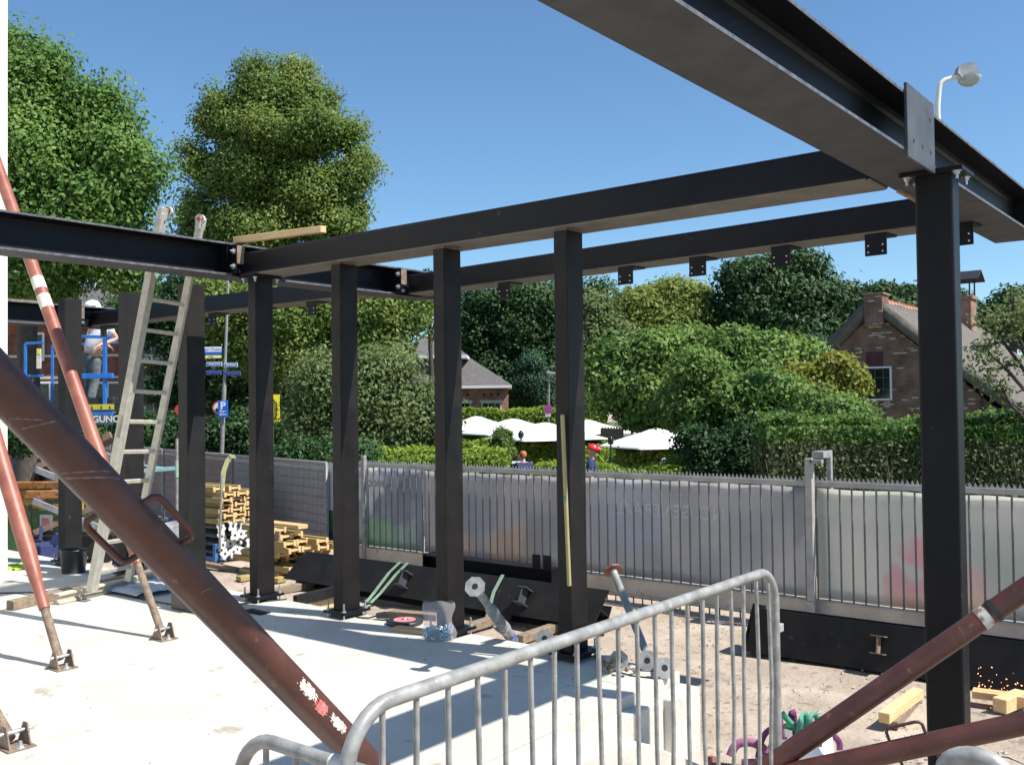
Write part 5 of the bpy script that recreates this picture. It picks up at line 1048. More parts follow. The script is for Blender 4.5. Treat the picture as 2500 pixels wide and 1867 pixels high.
# ================================================================== TREES, SHRUBS AND HEDGES
tree('broadleaf_tree', 'huge bright green tree filling the upper left corner', 'tree', 27,
     [(30, 105, 55, 48), (100, 165, 80, 60), (150, 150, 35, 28), (60, 250, 100, 110), (215, 270, 75, 75), (265, 225, 28, 40), (300, 300, 40, 40), (80, 380, 150, 130), (265, 380, 85, 75), (355, 395, 38, 30), (400, 422, 28, 10), (330, 455, 70, 45), (210, 490, 140, 90), (60, 540, 150, 120), (310, 545, 70, 45), (180, 600, 160, 80), (90, 680, 120, 70), (300, 650, 70, 70)], 92000, .20, M['lf_left'], 70, 1010, .35, .55)
tree('lime_tree', 'tall full crowned lime tree with yellowing fruit standing alone against the sky', 'tree', 37,
     [(628, 165, 58, 32), (725, 185, 55, 38), (590, 215, 35, 24), (665, 240, 110, 50), (770, 250, 50, 48), (800, 230, 25, 12), (560, 290, 75, 60), (530, 240, 22, 22), (690, 330, 160, 80), (500, 300, 28, 40), (462, 365, 26, 30), (500, 400, 60, 50), (850, 330, 45, 50), (880, 400, 45, 50), (840, 440, 75, 60), (600, 430, 120, 80), (740, 470, 110, 80), (480, 500, 38, 60), (870, 520, 30, 40), (620, 560, 140, 70), (800, 560, 90, 60), (470, 560, 40, 50), (560, 640, 110, 60)], 105000, .19, M['lf_mid'], 690, 1000, .38, .5, inner=.25)
tree('lime_tree', 'spreading lime tree whose leaves hang between the first and third columns', 'tree', 33,
     [(640, 740, 60, 60), (720, 780, 110, 80), (640, 850, 80, 70), (560, 780, 60, 80), (840, 770, 90, 80), (930, 760, 80, 70), (1010, 780, 45, 40), (950, 860, 75, 50), (520, 720, 50, 50), (880, 860, 90, 60), (730, 880, 90, 60), (1010, 740, 40, 30)], 70000, .19, M['lf_mid'], 640, 1000, .3, .5, inner=.3)
tree('broadleaf_tree', 'dark shaded tree behind the signs and the ladder', 'tree', 36,
     [(400, 770, 90, 80), (470, 860, 90, 90), (330, 760, 80, 60), (580, 940, 80, 90), (420, 940, 70, 60), (660, 960, 70, 80), (540, 760, 70, 70), (480, 700, 90, 40)], 42000, .2, M['lf_dark'], 600, 1010, .3, .55)
tree('willow_bush', 'loose grey green bush with narrow leaves between the second and third columns', 'bush', 22,
     [(800, 950, 60, 100), (900, 960, 80, 90), (980, 1010, 90, 80), (1050, 990, 40, 70), (850, 1050, 90, 70), (950, 1090, 110, 50), (760, 1040, 40, 80), (940, 900, 70, 40)], 62000, .14, M['lf_willow'], 900, 1120, .09, .42, droop=.15)
tree('shrub', 'bright leafy shrub right behind the yellow sign', 'shrub', 28, [(700, 1050, 50, 40), (660, 1080, 50, 40), (745, 1080, 45, 40), (690, 1110, 70, 25)], 16000, .14, M['lf_shrub'], 700, 1120, .07, .3)
tree('shrub', 'dark ivy clad bushes behind the parking sign', 'shrub', 31, [(560, 1060, 45, 45), (500, 1075, 50, 35), (430, 1065, 50, 50), (600, 1040, 35, 50), (370, 1085, 45, 30), (620, 1095, 50, 25)], 16000, .2, M['lf_dark'], 520, 1120, .08, .45)
tree('shrub', 'dark hedge like shrubs behind the fence at far left', 'shrub', 24, [(60, 1060, 50, 30), (150, 1045, 60, 40), (260, 1070, 60, 30), (330, 1060, 40, 45)], 14000, .16, M['lf_dark'], 180, 1110, .08, .35)
tree('shrub', 'low dark bush just behind the gate end', 'shrub', 18, [(800, 1110, 60, 22), (730, 1110, 50, 22), (870, 1108, 40, 22)], 9000, .12, M['lf_dark'], 790, 1120, .05, .25)
tree('chestnut_tree', 'big dark chestnut tree between the third and fourth columns', 'tree', 64,
     [(1190, 740, 65, 50), (1290, 730, 80, 45), (1370, 740, 70, 45), (1160, 820, 60, 70), (1260, 810, 90, 70), (1380, 820, 80, 70), (1200, 910, 90, 60), (1330, 900, 100, 70), (1420, 900, 50, 80), (1280, 980, 130, 40), (1460, 740, 24, 60)], 62000, .36, M['lf_dark'], 1290, 1000, .5, .9, inner=.25)
tree('conifer', 'drooping dark green conifer before the chestnut tree', 'tree', 58, [(1290, 890, 45, 30), (1300, 930, 60, 35), (1310, 970, 60, 30)], 12000, .2, M['lf_pine'], 1300, 1000, .14, .4, droop=.3)
tree('conifer', 'dark feathery conifer top just left of the third column', 'tree', 46, [(1060, 700, 40, 25), (1040, 730, 50, 30), (1075, 720, 25, 30)], 9000, .25, M['lf_pine'], 1050, 1000, .2, .6)
tree('broadleaf_tree', 'drooping mid green tree right of the fourth column', 'tree', 47, [(1450, 760, 30, 50), (1470, 800, 50, 50), (1500, 840, 70, 50), (1440, 840, 50, 60)], 20000, .3, M['lf_willow'], 1460, 1000, .25, .6, droop=.4)
tree('broadleaf_tree', 'light green rounded tree on the skyline right of the fourth column', 'tree', 50,
     [(1640, 720, 60, 35), (1580, 745, 70, 35), (1690, 735, 55, 35), (1540, 780, 60, 45), (1640, 790, 110, 55), (1730, 790, 50, 50), (1560, 830, 80, 40)], 42000, .3, M['lf_light'], 1630, 1000, .35, .75)
tree('oak_tree', 'large dark oak tree dominating the skyline right of centre', 'tree', 48,
     [(1905, 655, 50, 40), (1960, 665, 50, 40), (1860, 690, 60, 45), (1810, 680, 40, 35), (1930, 730, 100, 60), (1830, 760, 80, 60), (2010, 740, 60, 60), (2070, 735, 38, 40), (1900, 810, 120, 60), (2030, 810, 80, 60), (1790, 830, 60, 50)], 64000, .34, M['lf_dark'], 1920, 1000, .5, .8)
tree('broadleaf_tree', 'distant low line of green trees just left of the big right column', 'tree', 75, [(2150, 725, 45, 22), (2210, 730, 50, 20), (2270, 735, 40, 20), (2330, 745, 40, 20), (2200, 770, 100, 35)], 26000, .5, M['lf_dark'], 2220, 990, .4, .9)
tree('broadleaf_tree', 'distant dark tree behind the chimney at the right edge', 'tree', 60, [(2480, 745, 40, 35), (2450, 770, 50, 35), (2500, 790, 50, 40)], 14000, .4, M['lf_dark'], 2480, 990, .4, .8)
tree('broadleaf_tree', 'distant dark mass of trees behind the left tree and house', 'tree', 70, [(250, 860, 150, 80), (450, 880, 140, 80), (650, 900, 140, 80), (50, 860, 150, 80), (850, 900, 140, 70), (1020, 900, 90, 60)], 26000, .6, M['lf_dark'], 500, 1000, .5, 1.4)
tree('broadleaf_tree', 'far band of shaded trees closing the view behind the parasols', 'tree', 80, [(1150, 930, 120, 50), (1350, 930, 130, 60), (1500, 930, 120, 70), (1700, 900, 130, 80), (1250, 960, 150, 40)], 24000, .5, M['lf_dark'], 1400, 1000, .5, 1.2)
# shrubbery right of centre
tree('shrub', 'large leaved green shrub mass above the parasols right of the spirit level', 'shrub', 30,
     [(1500, 880, 60, 50), (1590, 860, 75, 45), (1680, 855, 70, 45), (1550, 940, 100, 55), (1660, 930, 90, 60), (1470, 950, 50, 50), (1600, 1000, 90, 40)], 36000, .24, M['lf_shrub'], 1580, 1040, .14, .5)
tree('shrub', 'leafy shrub with silvery green leaves below the dark oak', 'shrub', 28,
     [(1780, 850, 60, 38), (1850, 860, 70, 38), (1920, 865, 60, 35), (1975, 880, 35, 32), (1830, 920, 110, 50), (1740, 920, 70, 60)], 30000, .22, M['lf_shrub'], 1850, 1040, .14, .45)
tree('conifer', 'blue green feathery conifer left of the thatched house', 'tree', 33, [(1985, 860, 28, 35), (1970, 890, 40, 40)], 7000, .18, M['lf_pine'], 1980, 1030, .1, .35)
tree('shrub', 'yellowing shrub before the corner of the thatched house', 'shrub', 24,
     [(2030, 905, 45, 35), (2065, 930, 35, 35), (2000, 950, 50, 40), (1940, 930, 30, 30), (2040, 980, 45, 35)], 17000, .19, M['lf_yellow'], 2020, 1060, .1, .32)
tree('shrub', 'bright green front shrub with long arching leaves, right of centre', 'shrub', 21,
     [(1760, 980, 90, 50), (1860, 960, 80, 45), (1680, 1000, 60, 55), (1930, 1000, 90, 50), (1820, 1040, 100, 45), (2020, 1030, 80, 40), (2080, 1020, 40, 35), (1900, 1060, 100, 35), (1700, 900, 60, 40)], 52000, .16, M['lf_shrub'], 1830, 1110, .12, .35, extra=[('flowers', [(1720, 1020, 25, 30), (1755, 1045, 20, 20), (1740, 1000, 30, 15)], 160, .1, M['flower'])])
tree('shrub', 'dark hollow shrub at the left end of the long hedge', 'shrub', 19, [(1800, 1110, 70, 55), (1870, 1110, 50, 60), (1740, 1130, 50, 35), (1840, 1070, 60, 30), (1700, 1080, 30, 20)], 24000, .13, M['lf_dark'], 1830, 1150, .1, .28)
tree('shrub', 'small sunlit yellow green bush at the right of the front parasol', 'shrub', 21, [(1690, 1125, 26, 22), (1660, 1130, 25, 18)], 6000, .11, M['lf_bright'], 1690, 1150, .04, .16)
t = tree('shrub', 'sparse willow leaved branches hanging in from the right edge', 'tree', 15,
     [(2450, 800, 30, 14), (2490, 760, 20, 40), (2400, 850, 30, 14), (2470, 880, 40, 16), (2390, 900, 20, 14), (2440, 940, 35, 12), (2490, 990, 20, 14), (2480, 715, 12, 20), (2410, 770, 25, 8)], 950, .10, M['lf_willow'], 2560, 1150, .09, .22, inner=.5, cl_per=9, droop=.1)
def rebr(tt):
    k = MB(); root = at(2580, 900, 15)
    for (a, b) in (((2560, 905), (2500, 850)), ((2500, 850), (2440, 835)), ((2440, 835), (2370, 845)), ((2500, 850), (2470, 780)), ((2470, 780), (2475, 720)), ((2560, 905), (2470, 890)), ((2470, 890), (2400, 900)), ((2500, 850), (2420, 800)), ((2560, 905), (2480, 960))): k.tube([at(a[0], a[1], 15), at((a[0]+b[0])/2, (a[1]+b[1])/2+6, 15), at(b[0], b[1], 15)], [.03, .022, .012], 6)
    k.build('branch', M['bark'], tt)
rebr(t)
# clipped hedges: leaf skins over box cores
def hedge(label, p0, p1, depth, z0, z1, n, size, m, rough_=.06, twigs=0, tm=None, name='hedge', topm=None, ntop=0):
    p0 = Vector((p0[0], p0[1], 0)); p1 = Vector((p1[0], p1[1], 0)); dx = (p1-p0); L = dx.length; dx.normalize(); dy = Vector((-dx.y, dx.x, 0)); base = (p0.x, p0.y, z0)
    t = thing(name, label, 'hedge', base); r1 = RS.rand(n); side = RS.rand(n); A_ = np.empty((n, 3)); Nn = np.empty((n, 3)); H = z1-z0
    for i in range(n):
        s = side[i]; u = r1[i]*L
        if s < .62: q = (u, RS.uniform(-.12, .1), RS.rand()*H); nr = (0, -1, .3)
        elif s < .95: q = (u, RS.rand()*depth, H+RS.normal()*rough_+.05*math.sin(u*2.1)+.04*math.sin(u*5.3)); nr = (0, -.2, 1)
        else: q = ((0 if RS.rand() < .5 else L)+RS.uniform(-.1, .1), RS.rand()*depth, RS.rand()*H); nr = (1, 0, .3)
        w_ = p0+dx*q[0]+dy*q[1]; A_[i] = (w_.x, w_.y, z0+q[2]); v_ = dx*nr[0]+dy*nr[1]; Nn[i] = (v_.x, v_.y, nr[2])
    Nn += RS.normal(size=(n, 3))*.6
    if topm is not None:
        hi = A_[:, 2] > z1-.28; leaf_mesh('leaves', A_[~hi], Nn[~hi], size, m, t, base); leaf_mesh('top_growth', A_[hi], Nn[hi], size, topm, t, base)
    else: leaf_mesh('leaves', A_, Nn, size, m, t, base)
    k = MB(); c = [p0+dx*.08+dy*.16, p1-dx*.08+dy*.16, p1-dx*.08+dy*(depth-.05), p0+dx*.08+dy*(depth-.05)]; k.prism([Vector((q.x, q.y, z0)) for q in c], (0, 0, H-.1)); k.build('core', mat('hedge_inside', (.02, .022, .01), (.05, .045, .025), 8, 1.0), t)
    if twigs:
        k = MB()
        for _ in range(twigs):
            a = p0+dx*RS.rand()*L+dy*RS.uniform(-.1, .05); zz = z0+RS.rand()*H*.7; b = a+dx*RS.normal()*.12+dy*RS.normal()*.05; k.tube([(a.x, a.y, zz), ((a.x+b.x)/2+.02*RS.normal(), (a.y+b.y)/2, zz+.2), (b.x, b.y, zz+RS.uniform(.3, .6))], [.006, .005, .003], 4, False)
        k.build('twigs', M['twig'], t)
    return t
q0 = at(1872, 1100, 15.5); q1 = at(2560, 1100, 15.0)
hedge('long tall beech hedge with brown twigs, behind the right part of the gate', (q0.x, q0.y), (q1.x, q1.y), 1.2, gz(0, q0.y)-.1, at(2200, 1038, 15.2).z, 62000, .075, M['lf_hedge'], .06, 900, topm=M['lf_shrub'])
def hpx(label, u0, u1, d0, d1, vt, n, size, m, depth=1.0, twigs=0):
    a = at(u0, vt, d0); b = at(u1, vt, d1); return hedge(label, (a.x, a.y), (b.x, b.y), depth, gz(0, a.y)-.3, (a.z+b.z)/2, n, size, m, .05)
hpx('far clipped hedge with yellow green top below the brick house', 1120, 1480, 44, 44, 1003, 16000, .2, M['lf_bright'], 1.5)
hpx('clipped hedge behind the first parasols', 1130, 1480, 35, 35, 1068, 12000, .14, M['lf_bright'])
hpx('low box hedge on the terrace left of the clipped shrub', 960, 1235, 27, 27, 1082, 12000, .11, M['lf_bright'])
hpx('middle terrace hedge behind the seated guests', 1225, 1500, 28.5, 28.5, 1085, 13000, .11, M['lf_bright'])
hpx('terrace hedge behind the man in the red helmet', 1400, 1720, 25.5, 25.5, 1105, 13000, .10, M['lf_bright'])
hpx('lowest front hedge just above the gate spikes', 1300, 1760, 20.8, 20.3, 1146, 12000, .085, M['lf_bright'], .7)
hpx('front hedge above the gate, left of the third column', 860, 1240, 20, 20.5, 1108, 13000, .09, M['lf_bright'], .7)
tree('clipped_shrub', 'dense egg shaped clipped shrub standing before the second parasol', 'shrub', 24.5, [(1226, 1075, 24, 30), (1224, 1105, 27, 40)], 9000, .085, M['lf_shrub'], 1225, 1140, .05, .1, inner=.15)

# ================================================================== HOUSES
def window(t, x0, x1, z0, z1, y, frame=.06, cols=2, rows=1, mf=None, gl=None, sill=True):
    f_ = MB(); mf = mf or M['white']
    f_.box(x0, x1, y-.05, y+.02, z0, z0+frame); f_.box(x0, x1, y-.05, y+.02, z1-frame, z1); f_.box(x0, x0+frame, y-.05, y+.02, z0+frame, z1-frame); f_.box(x1-frame, x1, y-.05, y+.02, z0+frame, z1-frame)
    for c in range(1, cols): xx = x0+(x1-x0)*c/cols; f_.box(xx-frame*.3, xx+frame*.3, y-.04, y+.01, z0+frame, z1-frame)
    for r_ in range(1, rows): zz = z0+(z1-z0)*r_/rows; f_.box(x0+frame, x1-frame, y-.038, y+.008, zz-frame*.3, zz+frame*.3)
    w_ = f_.build('window_frame', mf, t); g = MB(); g.box(x0+frame, x1-frame, y-.01, y+.005, z0+frame, z1-frame); g.build('glass', gl or M['glass'], w_); return w_
# thatched house at the right
TH = 30.0; sc = TH/FPX
t = thing('thatched_house', 'old brick house with a steep thatched roof and orange ridge tiles at the right', 'house', (0, 0, 0)); 
def hx(u): return (u-2140)*sc*1.2
base = at(2140, 1000, TH); gzz = gz(0, base.y)
apex = at(2140, 745, TH).z-gzz; eave = at(2140, 1040, TH).z-gzz; Wl, Wr, Ld = -3.55, 5.1, 13.0
k = MB(); k.prism([(Wl+.1, 0, -.3), (Wr-.9, 0, -.3), (Wr-.9, 0, eave-.2), (0, 0, apex-.2), (Wl+.1, 0, eave+.3)], (0, Ld-.3, 0)); k.build('wall', M['brick_old'], t)
def roofside(xa, za, xb, zb, th=.32):
    k = MB(); ny, nx = 26, 12; vs = []; dirn = Vector((xb-xa, 0, zb-za)).normalized(); nn = Vector((-dirn.z, 0, dirn.x)); nn = nn if nn.z > 0 else -nn
    for lay in (0, 1):
        for j in range(ny+1):
            for i in range(nx+1):
                f_ = i/nx; p = Vector((xa+(xb-xa)*f_, -.28+(Ld+.4)*j/ny, za+(zb-za)*f_-.10*math.sin(f_*math.pi)))+nn*(th if lay else 0); vs.append(p+(nn*.035*math.sin(j*1.7+i*2.3) if lay else Vector((0, 0, 0))))
    S1 = (ny+1)*(nx+1); fs = []
    for j in range(ny):
        for i in range(nx):
            a = j*(nx+1)+i; fs += [(a, a+1, a+nx+2, a+nx+1), (S1+a, S1+a+nx+1, S1+a+nx+2, S1+a+1)]
    for i in range(nx): fs += [(i, S1+i, S1+i+1, i+1)]; b = ny*(nx+1)+i; fs += [(b, b+1, S1+b+1, S1+b)]
    for j in range(ny): a = j*(nx+1); fs += [(a, a+nx+1, S1+a+nx+1, S1+a)]; b = a+nx; fs += [(b, S1+b, S1+b+nx+1, b+nx+1)]
    k.add(vs, fs, True); return k
roofside(0, apex-.12, Wr+.9, eave-1.3).build('thatch_roof', M['thatch'], t); roofside(0, apex-.12, Wl-.25, eave+.15).build('thatch_roof', M['thatch'], t)
k = MB()
for j in range(34): y = -.1+j*(Ld*.92)/34; k.tube([(0, y, apex+.14), (0, y+.36, apex+.11)], [.17, .15], 12)
k.build('ridge_tiles', M['ridge'], t)
k = MB(); k.box(-.22, .34, -.32, .28, apex-.6, apex+.30); k.build('gable_stack', M['brick_old'], t, .02)
k = MB(); k.box(-.26, .38, -.36, .32, apex+.301, apex+.36); k.build('stack_coping', M['brick_chim'], t)
cy = Ld*.80
k = MB(); k.box(-.65, .65, cy-.45, cy+.45, apex-1.2, apex+.95); k.box(-.72, .72, cy-.5, cy+.5, apex+.95, apex+1.1); ch = k.build('chimney', M['brick_chim'], t, .02)
k = MB(); 
for sx in (-.6, .6):
    for sy in (-.42, .42): k.bar((sx, cy+sy, apex+.6), (sx, cy+sy, apex+1.75), .05, .05, (1, 0, 0))
k.add([(-.95, cy-.65, apex+1.68), (.95, cy-.65, apex+1.68), (.95, cy, apex+2.05), (-.95, cy, apex+2.05), (-.95, cy+.65, apex+1.68), (.95, cy+.65, apex+1.68), (-.95, cy-.65, apex+1.72), (.95, cy-.65, apex+1.72), (.95, cy, apex+2.1), (-.95, cy, apex+2.1), (-.95, cy+.65, apex+1.72), (.95, cy+.65, apex+1.72)], [(0, 3, 2, 1), (3, 4, 5, 2), (6, 7, 8, 9), (9, 8, 11, 10), (0, 1, 7, 6), (4, 10, 11, 5), (1, 2, 8, 7), (2, 5, 11, 8), (0, 6, 9, 3), (3, 9, 10, 4)])
k.build('chimney_hood', M['black'], ch)
wz = at(2145, 936, TH).z-gzz; window(t, -.52, .48, wz-.52, wz+.52, 0, .05, 1, 1, gl=M['glass'])
k = MB()
for q in (1, 2, 3): xx = -.52+1.0*q/4; k.box(xx-.013, xx+.013, -.03, -.012, wz-.47, wz+.47)
for q in (1, 2): zz = wz-.52+1.04*q/3; k.box(-.47, .43, -.029, -.012, zz-.013, zz+.013)
k.build('glazing_bars', mat('dark_green_bars', (.05, .08, .07), None), t)
k = MB(); k.box(-.28, .22, -.03, -.002, apex-2.0, apex-1.45); k.build('wall_plaque', mat('dark_plaque', (.05, .012, .015), (.10, .03, .03), 9, .6), t)
for x in (-1.35, 1.5, 3.0): k = MB(); k.box(x-.02, x+.02, -.03, -.002, eave+.8-abs(x)*.15, eave+1.5-abs(x)*.15); k.build('wall_anchor', M['black'], t)
t.location = (base.x, base.y, gzz); t.rotation_euler = (0, 0, R(1))
# brick house centre
def px_house(d, u0): 
    c = at(u0, 1000, d); return c, d/FPX
c, s_ = px_house(52, 1240); g_ = gz(0, c.y)
def HX(u): return (u-1240)*s_
def HZ(v): return at(1240, v, 52).z-g_
t = thing('brick_house', 'soft red brick house with grey hipped roof and white gutter, behind the parasols', 'house', (0, 0, 0))
k = MB(); k.box(HX(860), 0, 0, 8, -.5, HZ(948)); k.build('wall', M['brick_pink'], t)
k = MB(); k.box(HX(850), HX(1250), -.5, 8.4, HZ(947), HZ(940)+.0); k.build('gutter', M['white'], t)
k = MB(); e0, e1, zt_, zr = HX(850), HX(1250), HZ(940)+.01, HZ(845); k.add([(e0, -.5, zt_), (e1, -.5, zt_), (e1, 8.4, zt_), (e0, 8.4, zt_), (e0+1, 4, zr), (e1-3.0, 4, zr)], [(0, 1, 5, 4), (1, 2, 5), (2, 3, 4, 5), (3, 0, 4), (3, 2, 1, 0)]); k.build('roof', M['tiles'], t)
k = MB(); k.box(HX(1010), HX(1125), 1.0, 7, HZ(940), HZ(873)); k.build('upper_wall', M['tiles'], t)
k = MB(); k.box(HX(1005), HX(1141), .6, 7.2, HZ(871), HZ(863)); k.build('upper_gutter', M['white'], t)
k = MB(); k.add([(HX(1005), .6, HZ(863)), (HX(1141), .6, HZ(863)), (HX(1141), 7.2, HZ(863)), (HX(1005), 7.2, HZ(863)), (HX(1020), 3.5, HZ(805)), (HX(1080), 3.5, HZ(815))], [(0, 1, 5, 4), (1, 2, 5), (2, 3, 4, 5), (3, 0, 4), (3, 2, 1, 0)]); k.build('upper_roof', M['tiles'], t)
for a, b, n_ in ((1176, 1224, 3), (1100, 1150, 2), (1010, 1060, 3), (900, 960, 3)):
    window(t, HX(a), HX(b), HZ(1012), HZ(981), -.01, .06, n_, 1)
    k = MB(); k.box(HX(a)-.08, HX(b)+.08, -.16, -.012, HZ(983), HZ(976)); k.build('blind', M['cream'], t)
for u in (1142, 1182, 1200, 1217): k = MB(); k.box(HX(u-3), HX(u+3), -.03, -.002, HZ(966), HZ(959)); k.build('vent_brick', M['black'], t)
t.location = (c.x, c.y, g_); t.rotation_euler = (0, 0, R(38.5))
# brick house left, behind the lift
c, s2 = px_house(40, 200); g2 = gz(0, c.y); 
def KX(u): return (u-200)*s2
def KZ(v): return at(200, v, 40).z-g2
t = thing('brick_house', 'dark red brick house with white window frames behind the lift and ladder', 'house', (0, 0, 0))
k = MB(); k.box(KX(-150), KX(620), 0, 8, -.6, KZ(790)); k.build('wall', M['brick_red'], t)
k = MB(); k.box(KX(-170), KX(640), -.6, 8.5, KZ(790), KZ(783)); k.build('gutter', M['white'], t)
k = MB(); k.add([(KX(-170), -.6, KZ(783)), (KX(640), -.6, KZ(783)), (KX(640), 8.5, KZ(783)), (KX(-170), 8.5, KZ(783)), (KX(-100), 4, KZ(668)), (KX(560), 4, KZ(668))], [(0, 1, 5, 4), (1, 2, 5), (2, 3, 4, 5), (3, 0, 4), (3, 2, 1, 0)]); k.build('roof', M['tiles'], t)
gy_ = mat('yellow_curtained_glass', (.22, .19, .05), (.4, .34, .1), 3, .3)
for a, b, z0, z1, gl in ((352, 402, 968, 926, gy_), (352, 402, 1060, 985, M['glass']), (230, 300, 1010, 932, M['glass']), (95, 150, 1020, 930, M['glass']), (490, 560, 1000, 930, M['glass']), (20, 70, 1020, 930, M['glass']), (60, 110, 880, 810, M['glass']), (340, 400, 880, 815, M['glass']), (500, 550, 880, 815, M['glass'])): window(t, KX(a), KX(b), KZ(z0), KZ(z1), -.01, .09, 2 if b-a > 45 else 1, 1, gl=gl)
for v in (921, 868): k = MB(); k.box(KX(-140), KX(610), -.05, -.002, KZ(v+3), KZ(v-3)); k.build('string_course', M['cream'], t)
t.location = (c.x, c.y, g2); t.rotation_euler = (0, 0, R(38.5))
# weathered board fence seen beside the parasol
k = MB(); a = at(1468, 1045, 34); b = at(1524, 1050, 33)
for i in range(16): q = a.lerp(b, i/16); k.bar((q.x, q.y, -1.3), (q.x, q.y, a.z+(.04 if i % 2 else 0)), .07, .02, (0, 1, 0))
solo(k, 'board_fence', M['wood_grey'], 'short weathered board fence under the rear parasol', 'fence')

# ================================================================== PARASOLS
def parasol(label, u, v, d, W_, rz, H=.62, zlow=None):
    p = at(u, v, d); g = gz(0, p.y); t = thing('parasol', label, 'parasol', (0, 0, 0), 0, 'white parasols on the terrace'); top = p.z-g; h = W_/2; k = MB(); n = 8
    rim = []
    for q in range(4):
        a0 = R(45+90*q); a1 = R(135+90*q); A_ = Vector((math.cos(a0), math.sin(a0), 0))*h*1.414; B_ = Vector((math.cos(a1), math.sin(a1), 0))*h*1.414
        vs = []
        for i in range(n+1):
            f_ = i/n
            for j in range(n+1):
                e = A_.lerp(B_, j/n); sag = .035*math.sin(f_*math.pi)*math.sin(j/n*math.pi); x = e*f_; z = top-.02-H*(f_**1.0)*(.93+.07*f_)+.10*(1-f_)*0 - sag*.5
                if f_ < .15: z = top-.02-H*f_*.6
                vs.append((x.x, x.y, z))
        k.add(vs, [(i*(n+1)+j, (i+1)*(n+1)+j, (i+1)*(n+1)+j+1, i*(n+1)+j+1) for i in range(n) for j in range(n)], True)
    o = k.build('canopy', M['canvas'], t); sd = o.modifiers.new('thickness', 'SOLIDIFY'); sd.thickness = .006
    k = MB()
    for q in range(8): a0 = R(45*q); ln = h*1.38 if q % 2 else h*.97; k.bar((0, 0, top-.08), (math.cos(a0)*ln, math.sin(a0)*ln, top-.05-H*.97), .02, .02)
    k.build('ribs', M['wood'], t); k = MB(); k.tube([(0, 0, 0), (0, 0, top-.04)], .024, 12); k.build('pole', M['wood_grey'], t)
    k = MB(); k.box(-.3, .3, -.3, .3, 0, .09); k.tube([(0, 0, .09), (0, 0, .4)], .035, 12); k.build('base', M['greycloth'], t, .01)
    t.location = (p.x, p.y, g); t.rotation_euler = (0, 0, R(rz)); return t
parasol('rear left white parasol, partly hidden by the third column', 1163, 1014, 36, 2.5, 60, .5)
parasol('white parasol just behind the egg shaped clipped shrub', 1252, 1020, 32, 2.9, 63, .5)
parasol('white parasol whose right side ends at the spirit level', 1330, 1029, 29, 2.8, 66, .5)
parasol('rear white parasol with tree shade across its right half', 1433, 1023, 36, 2.7, 60, .5)
parasol('front white parasol standing alone right of the man in the red helmet', 1603, 1043, 26, 2.42, 63, .5)
parasol('white parasol glimpsed through the dark shrub', 1785, 1036, 30, 2.6, 30, .7)
k = 0
for (u, v, d_, l) in ((1365, 1142, 24, 'small white table edge left of the spirit level'), (1255, 1128, 25.5, 'small white table by the ginger haired guest')):
    p = at(u, v, d_); g = gz(0, p.y); t = thing('cafe_table', l, 'table', (p.x, p.y, g)); b = MB(); b.box(p.x-.35, p.x+.35, p.y-.35, p.y+.35, p.z-.03, p.z); b.build('table_top', M['white'], t, .01); b = MB(); b.tube([(p.x, p.y, g), (p.x, p.y, p.z-.03)], .03, 10); b.build('leg', M['black'], t)
for (u, v, d_, l) in ((1272, 1070, 27.5, 'dark green lamp standard left of the ginger haired guest'), (1491, 1085, 25, 'dark green lamp standard right of the red helmet')):
    p = at(u, v, d_); g = gz(0, p.y); t = thing('garden_lamp', l, 'lamp', (p.x, p.y, g)); b = MB(); b.tube([(p.x, p.y, g), (p.x, p.y, g+.5), (p.x, p.y, p.z)], [.05, .03, .022], 10); b.build('pole', mat('dark_green_iron', (.01, .05, .035), None), t); b = MB(); b.lathe([(.03, 0), (.07, .02), (.09, .12), (.05, .2), (0, .24)], p, 14); b.build('lantern', M['glass'], t)

# ================================================================== SIGNS, LAMPS AND CARS
RTH = Vector((math.cos(R(38.5)), math.sin(R(38.5)), 0)); NB = Vector((math.sin(R(38.5)), -math.cos(R(38.5)), 0)); UZ = Vector((0, 0, 1))
def plate(name, c, w_, h_, m, t, th=.02, off=0.0, bev=0): k = MB(); c = Vector(c)+NB*off; k.prism([c-RTH*w_/2-UZ*h_/2, c+RTH*w_/2-UZ*h_/2, c+RTH*w_/2+UZ*h_/2, c-RTH*w_/2+UZ*h_/2], NB*th); return k.build(name, m, t, bev)
DS = 27.5; ss = DS/FPX
pb = at(541, 1120, DS); pt_ = at(557, 692, DS); g = gz(0, pb.y)
t = thing('sign_post', 'grey lamp post with finger signs, street names and a parking sign', 'sign post', (pb.x, pb.y, g)); k = MB()
k.tube([(pb.x, pb.y, g), pb, pb.lerp(pt_, .42)], .06, 14); k.tube([pb.lerp(pt_, .42), pb.lerp(pt_, .97), pt_, pt_+Vector((0, 0, .35))-RTH*.12, pt_+Vector((0, 0, .5))-RTH*.5], [.04, .038, .036, .034, .03], 14); k.build('pole', M['galv'], t)
def sg(u, v): return at(u, v, DS)
c = sg(520, 853); o = plate('finger_sign', c, 45*ss, 12*ss, M['white'], t, .03, .06); text('Singer Museum', .145*DS/36, M['signblue'], t, c+NB*.092, RTH, UZ, 'lettering', .001)
c = sg(520, 861); plate('finger_sign', c, 45*ss, 9*ss, M['signblue'], t, .03, .061)
k = MB(); c = sg(524, 871); k.prism([c-RTH*.21-UZ*.042+NB*.06, c+RTH*.19-UZ*.042+NB*.06, c+RTH*.23+NB*.06, c+RTH*.19+UZ*.042+NB*.06, c-RTH*.21+UZ*.042+NB*.06, c-RTH*.25+NB*.06], NB*.03); k.build('route_arrow', mat('pale_yellow_sign', (.8, .75, .3), None), t); text('LAREN', .07*DS/36, M['ink'], t, c-RTH*.08+NB*.092, RTH, UZ, 'lettering', .001)
